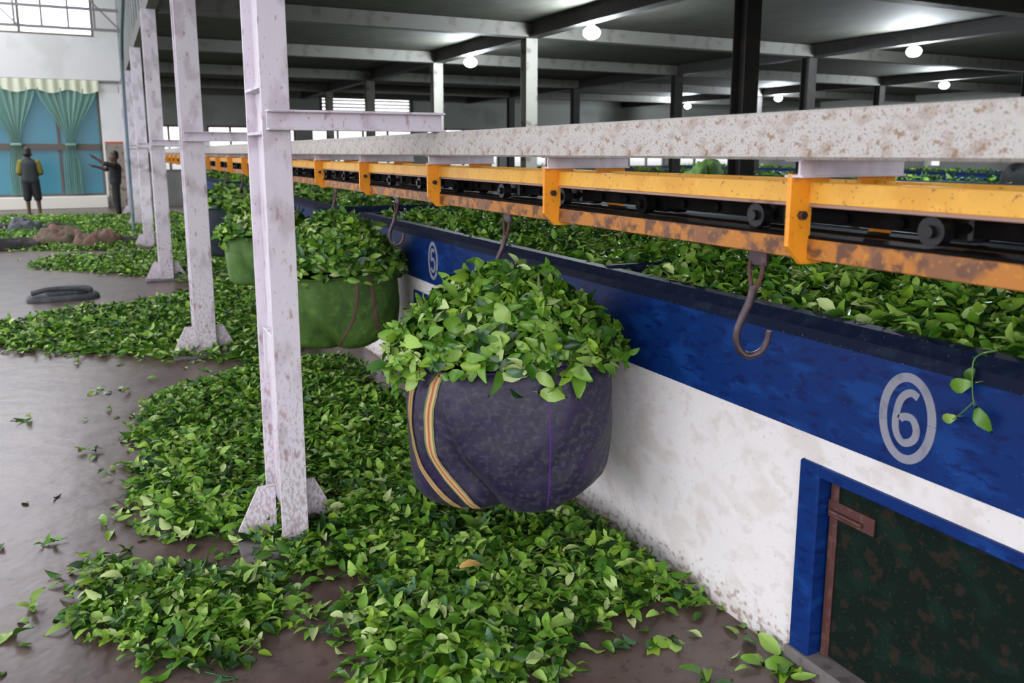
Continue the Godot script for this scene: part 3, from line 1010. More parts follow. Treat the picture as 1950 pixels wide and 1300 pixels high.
# ---------------------------------------------------------------- hanging sacks
func sack_point(p: Dictionary, th: float, row: Array, k: float) -> Vector3:
	# th: 0 is the viewer's right, PI/2 faces the aisle
	var n := 3.3
	var c := cos(th)
	var s := sin(th)
	var r := pow(pow(absf(c), n) + pow(absf(s), n), -1.0 / n)
	var cr: float = p.crease - 0.5 * k * k
	var dth := wrapf(th - cr, -PI, PI)
	r *= 1.0 - (0.03 + 0.16 * k * k) * exp(-dth * dth / 0.02)
	var lobe := smoothstep(-0.09, 0.05, dth)
	r *= 1.0 - 0.09 * k * lobe * (1.0 - smoothstep(0.5, 1.5, dth)) + 0.05 * sqrt(k) * (1.0 - lobe) * smoothstep(-1.6, -0.5, dth)
	r *= 1.0 + 0.022 * p.noise.get_noise_2d(cos(th) * 60.0 + k * 20.0, sin(th) * 60.0 + row[0] * 90.0)
	var lx: float = r * c * p.rx * row[1]
	var lz: float = r * s * p.rz * row[1]
	var y: float = row[0]
	y += k * k * 0.10 * smoothstep(0.1, 0.42, lx)
	y += 0.025 * sin(th * 2.0 + 0.7) * (1.0 - k)
	return p.c + p.right * lx + p.front * lz + Vector3(0, y, 0)

func sack(called: String, label: String, group: String, c: Vector3, rx: float, rz: float, y0: float, y1: float, cloth: Material, strap: Material, sd: int, fancy: bool) -> Dictionary:
	var away := Vector3(c.x, 0, c.z).normalized()
	var p := {"c": Vector3(c.x, 0, c.z), "right": Vector3(-away.z, 0, away.x), "front": -away, "rx": rx, "rz": rz, "crease": 2.15, "noise": noise(sd, 0.03, 3)}
	var coarse_prof := [[1.0, 0.92, 0.0], [0.97, 0.955, 0.0], [0.92, 0.98, 0.05], [0.84, 1.0, 0.1], [0.74, 1.015, 0.2], [0.64, 1.02, 0.3], [0.54, 1.025, 0.4], [0.44, 1.02, 0.5], [0.34, 1.01, 0.65], [0.25, 1.0, 0.78], [0.17, 0.985, 0.88], [0.10, 0.955, 0.95], [0.05, 0.90, 1.0], [0.02, 0.80, 1.0], [0.0, 0.6, 1.0], [-0.005, 0.3, 1.0], [-0.005, 0.001, 1.0]]
	var prof := []
	for i in coarse_prof.size() - 1:
		for q in 4:
			var u := q / 4.0
			var A = coarse_prof[i]
			var B = coarse_prof[i + 1]
			prof.append([lerp(A[0], B[0], u), lerp(A[1], B[1], u), lerp(A[2], B[2], u)])
	prof.append(coarse_prof[coarse_prof.size() - 1])
	var t := thing(called, label, "sack", Vector3(c.x, y0, c.z), group)
	var rows := []
	var nth := 240
	for q in prof:
		var row := PackedVector3Array()
		for j in nth:
			row.append(sack_point(p, TAU * j / nth, [lerp(y0, y1, q[0]), q[1]], q[2]))
		rows.append(row)
	var st := new_st()
	surf(st, rows, true, true)
	part(t, "cloth", st.commit(), cloth)
	# rolled hem round the mouth
	var hem := new_st()
	var ring := []
	for j in nth + 1:
		ring.append(sack_point(p, TAU * j / nth, [y1, 0.925], 0.0))
	tube(hem, ring, 0.008, 0.008, 6, false)
	part(t, "hem", hem.commit(), M.purple_hem if fancy else cloth)
	var bands := [[2.44, 0.95, 0.036, 0.62], [2.22, 0.72, 0.036, 0.42]] if fancy else [[1.30, -0.35, 0.014, 0.0], [1.08, 0.1, 0.018, 0.0]]
	for b in bands:
		var widths := [[1.0, 0.005, strap, "strap"]]
		if fancy:
			widths += [[0.15, 0.0068, M.stripe_red, "stripe"], [0.12, 0.0068, M.stripe_green, "edge_stripe"]]
		var owner_part: Node = t
		for wi in widths.size():
			var w = widths[wi]
			var sides := [0.0] if w[3] != "edge_stripe" else [-0.42, 0.42]
			var rs := new_st()
			for off in sides:
				var rr := []
				for i in 90:
					var v := i / 89.0 * (prof.size() - 14.0)
					var i0 := int(v)
					var i1: int = min(i0 + 1, prof.size() - 1)
					var fr := v - i0
					var q := [lerp(y0, y1, lerp(prof[i0][0], prof[i1][0], fr)), lerp(prof[i0][1], prof[i1][1], fr)]
					var k: float = lerp(prof[i0][2], prof[i1][2], fr)
					var th: float = b[0] + b[3] * k - b[1] * k * k
					var hw: float = b[2] / rx
					var row := PackedVector3Array()
					for s in [-0.5, 0.5]:
						var pt := sack_point(p, th + (off + s * w[0]) * hw, q, k)
						var o: Vector3 = (p.right * cos(th) + p.front * sin(th) + Vector3(0, -0.5 * k * k, 0)).normalized()
						row.append(pt + o * w[1])
					rr.append(row)
				surf(rs, rr, false, true)
			var made := part(owner_part, w[3], rs.commit(), w[2])
			if wi == 0:
				owner_part = made
			else:
				made.position = Vector3.ZERO
	if fancy:
		var sm := new_st()
		var sr := []
		for i in 40:
			var v := 4.0 + i / 39.0 * 40.0
			var i0 := int(v)
			var fr := v - i0
			var q := [lerp(y0, y1, lerp(prof[i0][0], prof[i0 + 1][0], fr)), lerp(prof[i0][1], prof[i0 + 1][1], fr)]
			var k: float = lerp(prof[i0][2], prof[i0 + 1][2], fr)
			var row := PackedVector3Array()
			for s in [-0.008, 0.008]:
				row.append(sack_point(p, 1.22 + s, q, k) + p.front * 0.003)
			sr.append(row)
		surf(sm, sr)
		part(t, "seam", sm.commit(), M.seam, "purple sewn seam")
	# cords from the mouth up to the hook
	var cd := new_st()
	for a in [0.6, 2.4, 3.9, 5.5]:
		tube(cd, [sack_point(p, a, [y1, 0.92], 0.0), Vector3(c.x, 1.19, c.z)], 0.005, 0.005, 6)
	part(t, "cord", cd.commit(), M.hook)
	return p

func sack_leaves(p: Dictionary, label: String, y_rim: float, y_top: float, count: int, singles: int, size: float, spill: float) -> void:
	var t := thing("tea_leaf_mound", label, "leaves", Vector3(p.c.x, y_rim, p.c.z), "mounds of leaf in the hanging sacks")
	var nz := noise(77, 1.6, 3)
	var dome := func(th: float, r: float) -> Vector3:
		var c := cos(th)
		var s := sin(th)
		var lx: float = r * c * p.rx * 1.0
		var lz: float = r * s * p.rz * 1.0
		var h: float = pow(maxf(0.0, 1.0 - pow(r / 1.06, 2.4)), 0.75)
		var y: float = lerp(y_rim - 0.03, y_top, h) + 0.05 * nz.get_noise_2d(lx * 3.0, lz * 3.0) * h
		return p.c + p.right * lx + p.front * lz + Vector3(0, y, 0)
	var core := new_st()
	var rows := []
	for i in 12:
		var row := PackedVector3Array()
		for j in 40:
			var q: Vector3 = dome.call(TAU * j / 40.0, 1.0 * i / 11.0 * 0.97)
			q.y -= 0.06
			row.append(q)
		rows.append(row)
	surf(core, rows, true, false)
	part(t, "packed_leaf", core.commit(), M.under_leaf)
	var leaves := []
	for i in count:
		var r := sqrt(rng.randf()) * 1.04
		var th := rng.randf() * TAU
		var q: Vector3 = dome.call(th, r)
		var rad: Vector3 = (p.right * cos(th) + p.front * sin(th))
		if r > 0.9 and rng.randf() < spill:
			q.y -= 0.10 * pow(rng.randf(), 2.0)
			q += rad * (0.02 + 0.03 * rng.randf())
		var n := (rad * r * 1.1 + Vector3.UP * (1.15 - 0.8 * r)).normalized()
		q += n * 0.025 * rng.randf()
		var key: float = -rad.dot(p.front) * r - q.y * 0.4 + rng.randf() * 0.35
		leaves.append([Transform3D(random_leaf_basis(n, 0.42, size), q), tone_index(), key])
	# shoots standing up from the crown and hanging over the left shoulder
	for i in int(count * 0.05):
		var th := rng.randf() * TAU
		var q: Vector3 = dome.call(th, rng.randf() * 0.7)
		q.y += 0.03 + 0.05 * rng.randf()
		leaves.append([Transform3D(random_leaf_basis(Vector3(rng.randfn(), 0.1, rng.randfn()).normalized(), 0.6, size), q), tone_index(), -0.3 + rng.randf()])
	for i in int(count * 0.07 * spill):
		var a := rng.randf()
		var q: Vector3 = p.c + p.right * (-p.rx * (0.98 + 0.22 * rng.randf() * a)) + p.front * (p.rz * (0.1 + 0.6 * rng.randf())) + Vector3(0, y_rim + 0.10 - 0.16 * a, 0)
		leaves.append([Transform3D(random_leaf_basis((-p.right + Vector3.UP * 0.5 + p.front * 0.5).normalized(), 0.5, size), q), tone_index(), -1.0 + rng.randf()])
	lay_leaves(t, leaves, singles)

func build_sacks() -> void:
	var g := "leaf sacks on the conveyor"
	var p := sack("hanging_sack", "purple cloth sack with cream striped straps, hanging full of leaf", g, Vector3(1.435, 0, -2.93), 0.41, 0.34, 0.265, 0.86, M.purple, M.cream, 11, true)
	sack_leaves(p, "glossy green tea leaves heaped out of the purple sack", 0.87, 1.12, 2000, 300, 0.092, 0.6)
	p = sack("hanging_sack", "dark green cloth sack with two mauve straps, behind the nearest post", g, Vector3(1.435, 0, -5.62), 0.40, 0.34, 0.33, 0.84, M.green_cloth, M.mauve_strap, 12, false)
	sack_leaves(p, "dark tea leaves heaped out of the dark green sack", 0.87, 1.16, 1700, 200, 0.082, 0.8)
	p = sack("hanging_sack", "pale green sack half hidden by the nearest post", g, Vector3(1.435, 0, -8.4), 0.40, 0.34, 0.36, 0.86, M.pale_green_cloth, M.pale_green_cloth, 13, false)
	sack_leaves(p, "tea leaves heaped out of the pale green sack", 0.86, 1.12, 700, 40, 0.11, 0.8)
	p = sack("hanging_sack", "slate grey sack seen beside the second post", g, Vector3(1.435, 0, -11.1), 0.42, 0.36, 0.34, 0.98, M.slate_cloth, M.slate_cloth, 14, false)
	sack_leaves(p, "tea leaves on top of the slate grey sack", 0.98, 1.16, 500, 20, 0.11, 0.6)

# ---------------------------------------------------------------- leaf on the floor
func to_poly(a: Array) -> PackedVector2Array:
	var p := PackedVector2Array()
	for i in range(0, a.size(), 2):
		p.append(Vector2(a[i], a[i + 1]))
	return p

func edge_distance(poly: PackedVector2Array, q: Vector2) -> float:
	var d := 1e9
	for i in poly.size():
		d = minf(d, Geometry2D.get_closest_point_to_segment(q, poly[i], poly[(i + 1) % poly.size()]).distance_squared_to(q))
	d = sqrt(d)
	return d if Geometry2D.is_point_in_polygon(q, poly) else -d

func leaf_floor(called_label: String, poly: PackedVector2Array, holes: Array, cell: float, density: float, size: float, singles: int, depth: float, group: String) -> void:
	var lo := poly[0]
	var hi := poly[0]
	for q in poly:
		lo = lo.min(q)
		hi = hi.max(q)
	lo -= Vector2(0.3, 0.3)
	hi += Vector2(0.3, 0.3)
	var nx := int((hi.x - lo.x) / cell) + 2
	var nz := int((hi.y - lo.y) / cell) + 2
	var wob := noise(31, 1.1, 3)
	var hn := noise(32, 1.3, 3)
	var D := PackedFloat32Array()
	D.resize(nx * nz)
	for j in nz:
		for i in nx:
			var q := lo + Vector2(i, j) * cell
			var d := edge_distance(poly, q)
			for h in holes:
				d = minf(d, -edge_distance(h, q))
			D[j * nx + i] = d + 0.05 * wob.get_noise_2d(q.x * 2.5, q.y * 2.5)
	var at := func(q: Vector2) -> float:
		var f := (q - lo) / cell
		var i := clampi(int(f.x), 0, nx - 2)
		var j := clampi(int(f.y), 0, nz - 2)
		var u := f.x - i
		var v := f.y - j
		return lerpf(lerpf(D[j * nx + i], D[j * nx + i + 1], u), lerpf(D[(j + 1) * nx + i], D[(j + 1) * nx + i + 1], u), v)
	var height := func(q: Vector2, d: float) -> float:
		var edge := smoothstep(-0.02, 0.30, d)
		return edge * depth * (0.75 + 0.9 * hn.get_noise_2d(q.x * 1.5, q.y * 1.5) + 0.55 * smoothstep(1.2, 1.9, q.x))
	var t := thing("tea_leaf_heap", called_label, "leaves", Vector3((lo.x + hi.x) / 2, 0, (lo.y + hi.y) / 2), group)
	# the packed layer under the loose leaves
	var st := new_st()
	for j in nz - 1:
		for i in nx - 1:
			var ok := true
			var c := []
			for o in [[0, 0], [1, 0], [1, 1], [0, 1]]:
				var d: float = D[(j + o[1]) * nx + i + o[0]]
				var q: Vector2 = lo + Vector2(i + o[0], j + o[1]) * cell
				if d < 0.03 or q.x > WALL_X - 0.01:
					ok = false
				c.append(Vector3(q.x, maxf(0.002, height.call(q, d) * 0.45), q.y))
			if ok:
				quad(st, c[0], c[1], c[2], c[3], Vector3.UP)
	part(t, "packed_leaf", st.commit(), M.under_leaf)
	var leaves := []
	var n := int((hi.x - lo.x) * (hi.y - lo.y) * density)
	for k in n:
		var q := Vector2(rng.randf_range(lo.x, hi.x), rng.randf_range(lo.y, hi.y))
		if q.x > WALL_X - 0.03:
			continue
		var d: float = at.call(q)
		var keep := 1.0
		if d < 0.10:
			keep = smoothstep(-0.06, 0.10, d) * 0.95 + 0.010 * smoothstep(-0.6, 0.0, d)
		if rng.randf() > keep:
			continue
		var y: float = height.call(q, d) if d > -0.02 else 0.0
		y += 0.006 + 0.022 * rng.randf() * smoothstep(-0.02, 0.1, d)
		var tilt := 0.42 if d > 0.05 else 0.2
		leaves.append([Transform3D(random_leaf_basis(Vector3.UP, tilt, size), Vector3(q.x, y + size * 0.08, q.y)), tone_index()])
	lay_leaves(t, leaves, singles)

func build_floor_leaves() -> void:
	var A := to_poly([1.90, -2.15, 1.67, -2.23, 1.43, -2.24, 1.18, -2.07, 1.06, -1.97, 0.52, -2.24, 0.59, -2.38, 0.67, -2.43, 0.55, -2.66, 0.66, -2.80, 0.49, -2.73, 0.28, -2.63, 0.10, -2.58, -0.05, -2.67, 0.00, -2.83, -0.25, -3.00, -0.20, -3.26, -0.20, -3.50, -0.14, -3.62, 0.08, -3.41, 0.26, -3.20, 0.50, -3.16, 0.40, -3.32, 0.28, -3.52, 0.15, -3.55, 0.04, -3.74, -0.02, -4.35, 0.15, -4.62, 0.02, -5.10, 0.17, -5.83, 0.48, -6.09, 0.93, -6.44, 1.41, -6.38, 1.75, -6.21, 1.60, -5.2, 1.90, -4.6])
	var H := to_poly([0.53, -2.98, 0.67, -3.02, 0.82, -2.94, 0.75, -2.85, 0.66, -2.80, 0.56, -2.79])
	leaf_floor("heap of fresh green tea leaves on the floor below the purple sack", A, [H], 0.06, 1700.0, 0.074, 300, 0.075, "leaf on the floor")
	var B := to_poly([0.96, -6.60, 0.29, -6.94, -0.09, -7.31, -0.76, -7.80, -1.15, -8.36, -1.25, -9.13, -0.73, -9.23, -0.38, -9.67, 0.34, -9.79, 0.76, -10.26, 1.00, -10.57, 0.69, -11.67, -0.06, -12.47, -1.04, -13.53, -1.01, -14.61, -0.05, -14.50, 0.74, -14.89, 0.71, -15.77, 0.23, -15.31, -2.12, -16.47, -2.63, -20.71, -2.41, -24.55, 0.43, -23.73, 1.88, -24.0, 1.88, -7.0])
	leaf_floor("leaf spread over the aisle floor around the farther posts", B, [], 0.14, 520.0, 0.088, 150, 0.06, "leaf on the floor")
	var fl := thing("fallen_leaf", "single yellow brown leaf lying on the near leaf heap", "leaf", Vector3(1.128, 0.10, -2.632))
	var o := part(fl, "blade", leaf_meshes[0], leaf_mat(Color(0.74, 0.60, 0.34)))
	o.transform = Transform3D(Basis(Vector3(0.11, 0, 0.02), Vector3(0, 0.11, 0.03), Vector3(-0.02, -0.03, 0.085)), Vector3(-0.05, 0.03, 0))
	# loose leaves at the foot of the trough wall and on the bare floor
	var S := [-0.54, -5.75, -0.38, -3.07, -0.01, -6.19, -0.13, -6.25, -0.28, -7.22, -0.05, -4.68, -0.07, -3.86, -0.01, -4.11, -0.02, -5.12, -0.21, -4.97, 1.58, -2.10, 1.65, -2.05, 1.55, -2.03, 1.87, -2.01, 1.61, -1.84, 1.85, -1.74, 1.72, -1.79, 1.85, -1.78, 1.42, -2.09]
	var t := thing("scattered_leaves", "stray tea leaves dropped on the bare floor around the heap", "leaves", Vector3(0.8, 0, -3.5), "leaf on the floor")
	var leaves := []
	for i in range(0, S.size(), 2):
		for k in (9 if S[i] > 1.8 and S[i + 1] > -1.85 else 3):
			var q := Vector3(S[i] + rng.randfn() * 0.03, 0.012, S[i + 1] + rng.randfn() * 0.035)
			q.x = minf(q.x, 1.89)
			leaves.append([Transform3D(random_leaf_basis(Vector3.UP, 0.25, 0.085), q), tone_index()])
	lay_leaves(t, leaves, 300)

# ---------------------------------------------------------------- leaf in the troughs
func leaf_bed(label: String, x0: float, x1: float, z0: float, z1: float, count: int, singles: int, size: float) -> void:
	var t := thing("tea_leaf_bed", label, "leaves", Vector3((x0 + x1) / 2, 0.99, (z0 + z1) / 2), "leaf spread in the troughs")
	var nz := noise(int(41 + z0 * 3.0), 1.2, 3)
	var hgt := func(x: float, z: float) -> float:
		var e := minf(x - x0, x1 - x)
		return 1.10 + 0.05 * smoothstep(0.0, 0.4, e) + 0.05 * nz.get_noise_2d(x * 1.5, z * 1.5)
	var rows := []
	var nr := int((z1 - z0) / 0.12)
	for i in nr + 1:
		var row := PackedVector3Array()
		for j in 17:
			var x: float = lerp(x0, x1, j / 16.0)
			var z: float = lerp(z0, z1, float(i) / nr)
			row.append(Vector3(x, hgt.call(x, z) - 0.05, z))
		rows.append(row)
	var st := new_st()
	surf(st, rows, false, true)
	part(t, "packed_leaf", st.commit(), M.under_leaf if count > 3000 else M.far_leaf)
	var leaves := []
	var eye := Vector3(0, 1.65, 0)
	for k in count:
		var x := rng.randf_range(x0 + 0.03, x1 - 0.03)
		var z := rng.randf_range(z0 + 0.03, z1 - 0.03)
		var q := Vector3(x, hgt.call(x, z) + 0.03 * rng.randf(), z)
		var d := q - eye
		var seen := -d.z / maxf(d.x, 0.1) > 0.55
		leaves.append([Transform3D(random_leaf_basis(Vector3.UP, 0.5, size), q), tone_index(), d.length_squared() + (0.0 if seen else 900.0)])
	lay_leaves(t, leaves, singles)

func build_trough_leaves() -> void:
	leaf_bed("bed of green leaf in trough 6, right of the purple sack", 2.0, 3.62, -3.0, 1.1, 8500, 300, 0.075)
	leaf_bed("bed of green leaf in trough 5 behind the purple sack", 2.0, 3.62, -6.68, -3.04, 6000, 150, 0.078)
	leaf_bed("bed of leaf in the trough beyond the gap", 2.0, 3.62, -14.2, -7.62, 4000, 60, 0.10)
	leaf_bed("bed of leaf in the farthest trough of the near row", 2.0, 3.62, -21.9, -15.2, 2000, 0, 0.12)
	leaf_bed("leaf bed in the long second row trough", 4.58, 5.62, -26.9, 1.1, 2500, 0, 0.12)
	leaf_bed("leaf bed past the first inner column row", 7.28, 8.92, -26.9, 1.1, 2500, 0, 0.13)
	leaf_bed("leaf bed past the second inner column row", 13.28, 15.32, -26.9, 1.1, 1500, 0, 0.14)
	leaf_bed("leaf bed nearest the far side wall", 20.08, 21.92, -26.9, 1.1, 1000, 0, 0.14)
	# the sprig that hangs over the rim
	var s := thing("leaf_sprig", "tea sprig hanging over the blue rim right of the number 6", "sprig", Vector3(1.9, 1.15, -1.26))
	var st := new_st()
	var stem := smooth_path([Vector3(1.96, 1.165, -1.24), Vector3(1.895, 1.15, -1.252), Vector3(1.885, 1.08, -1.245), Vector3(1.884, 1.035, -1.235)])
	tube(st, stem, 0.0022, 0.0014, 6)
	tube(st, smooth_path([Vector3(1.884, 1.045, -1.236), Vector3(1.88, 1.01, -1.262), Vector3(1.88, 0.985, -1.285)]), 0.0018, 0.0012, 6)
	part(s, "stem", st.commit(), leaf_mats[1])
	for l in [[Vector3(1.884, 1.09, -1.246), Vector3(0, -0.035, -0.075), 0], [Vector3(1.88, 0.995, -1.275), Vector3(0, -0.025, -0.05), 3], [Vector3(1.884, 1.035, -1.235), Vector3(0, -0.06, 0.045), 1], [Vector3(1.89, 1.13, -1.25), Vector3(0, -0.05, -0.02), 2]]:
		var o := part(s, "leaf", leaf_meshes[2], leaf_mats[l[2]])
		var f: Vector3 = l[1]
		var ln := f.length()
		var up := Vector3(-1, 0.15, 0.2).normalized()
		up = (up - f.normalized() * up.dot(f.normalized())).normalized()
		o.transform = Transform3D(Basis(f, up * ln, f.normalized().cross(up) * ln * 1.25), l[0] - base_of(s))

# ---------------------------------------------------------------- people
# Joined tapered capsules meshed as surface nets. bones: [a, b, radius at a, radius at b]
func body_mesh(st: SurfaceTool, bones: Array, cell: float, k: float) -> void:
	var lo := Vector3(1e9, 1e9, 1e9)
	var hi := -lo
	for b in bones:
		var r := maxf(b[2], b[3]) + k + cell * 3
		var rv := Vector3(r, r, r)
		lo = lo.min(b[0].min(b[1]) - rv)
		hi = hi.max(b[0].max(b[1]) + rv)
	var n := Vector3i(((hi - lo) / cell).ceil()) + Vector3i.ONE
	var F := PackedFloat32Array()
	F.resize(n.x * n.y * n.z)
	F.fill(1.0)
	for b in bones:
		var r := maxf(b[2], b[3]) + k + cell * 2
		var rv := Vector3(r, r, r)
		var i0 := Vector3i(((b[0].min(b[1]) - rv - lo) / cell).floor())
		var i1 := Vector3i(((b[0].max(b[1]) + rv - lo) / cell).ceil())
		var a: Vector3 = b[0]
		var ab: Vector3 = b[1] - b[0]
		var l2 := maxf(ab.length_squared(), 1e-9)
		for z in range(maxi(i0.z, 0), mini(i1.z, n.z - 1) + 1):
			for y in range(maxi(i0.y, 0), mini(i1.y, n.y - 1) + 1):
				var at := (z * n.y + y) * n.x
				for x in range(maxi(i0.x, 0), mini(i1.x, n.x - 1) + 1):
					var p := lo + Vector3(x, y, z) * cell - a
					var h := clampf(p.dot(ab) / l2, 0.0, 1.0)
					var d: float = (p - ab * h).length() - lerpf(b[2], b[3], h)
					var e := F[at + x]
					var m := maxf(k - absf(d - e), 0.0) / k
					F[at + x] = minf(d, e) - m * m * k * 0.25
	var idx := {}
	var V := PackedVector3Array()
	var N := PackedVector3Array()
	var at3 := func(x: int, y: int, z: int) -> float: return F[(z * n.y + y) * n.x + x]
	for z in n.z - 1:
		for y in n.y - 1:
			var at := (z * n.y + y) * n.x
			for x in n.x - 1:
				var i := at + x
				var f0 := F[i]
				if absf(f0) > cell * 2.0:
					continue
				var neg := 0
				for o in [0, 1, n.x, n.x + 1, n.x * n.y, n.x * n.y + 1, n.x * n.y + n.x, n.x * n.y + n.x + 1]:
					if F[i + o] < 0.0:
						neg += 1
				if neg == 0 or neg == 8:
					continue
				var s := Vector3.ZERO
				var c := 0
				for e in [[0, 0, 0, 1, 0, 0], [0, 1, 0, 1, 1, 0], [0, 0, 1, 1, 0, 1], [0, 1, 1, 1, 1, 1], [0, 0, 0, 0, 1, 0], [1, 0, 0, 1, 1, 0], [0, 0, 1, 0, 1, 1], [1, 0, 1, 1, 1, 1], [0, 0, 0, 0, 0, 1], [1, 0, 0, 1, 0, 1], [0, 1, 0, 0, 1, 1], [1, 1, 0, 1, 1, 1]]:
					var u: float = at3.call(x + e[0], y + e[1], z + e[2])
					var v: float = at3.call(x + e[3], y + e[4], z + e[5])
					if (u < 0.0) != (v < 0.0):
						s += Vector3(e[0], e[1], e[2]).lerp(Vector3(e[3], e[4], e[5]), u / (u - v))
						c += 1
				idx[i] = V.size()
				V.append(lo + (Vector3(x, y, z) + s / c) * cell)
				var g := Vector3(F[i + 1] - f0, F[i + n.x] - f0, F[i + n.x * n.y] - f0)
				N.append(g.normalized())
	for i in idx:
		var x: int = i % n.x
		var y: int = (i / n.x) % n.y
		var z: int = i / (n.x * n.y)
		for ax in [[1, n.x, n.x * n.y], [n.x, n.x * n.y, 1], [n.x * n.y, 1, n.x]]:
			var u := F[i]
			var v := F[i + ax[0]]
			if (u < 0.0) == (v < 0.0):
				continue
			var q := [i, i - ax[1], i - ax[1] - ax[2], i - ax[2]]
			if not (idx.has(q[1]) and idx.has(q[2]) and idx.has(q[3])):
				continue
			var order := [0, 1, 2, 0, 2, 3] if u >= 0.0 else [0, 2, 1, 0, 3, 2]
			for o in order:
				st.set_normal(N[idx[q[o]]])
				st.add_vertex(V[idx[q[o]]])

func hand_bones(w: Vector3, dir: Vector3, side: Vector3) -> Array:
	var b := [[w, w + dir * 0.075, 0.026, 0.030], [w + dir * 0.05 - side * 0.02, w + dir * 0.08 - side * 0.022, 0.018, 0.016], [w + dir * 0.05 + side * 0.02, w + dir * 0.08 + side * 0.022, 0.018, 0.016]]
	var bend := dir.cross(side).normalized()
	for i in 4:
		var s := (i - 1.5) * 0.021
		var l: float = [0.062, 0.075, 0.07, 0.052][i]
		var r := w + dir * 0.085 + side * s
		var kn := r + dir * l * 0.55 + bend * 0.006
		b.append([r, kn, 0.0095, 0.0085])
		b.append([kn, kn + dir * l * 0.4 + bend * 0.02, 0.0085, 0.007])
	var tb := w + dir * 0.03 - side * 0.028
	b.append([tb, tb + dir * 0.035 - side * 0.03, 0.012, 0.010])
	b.append([tb + dir * 0.035 - side * 0.03, tb + dir * 0.06 - side * 0.035, 0.010, 0.008])
	return b

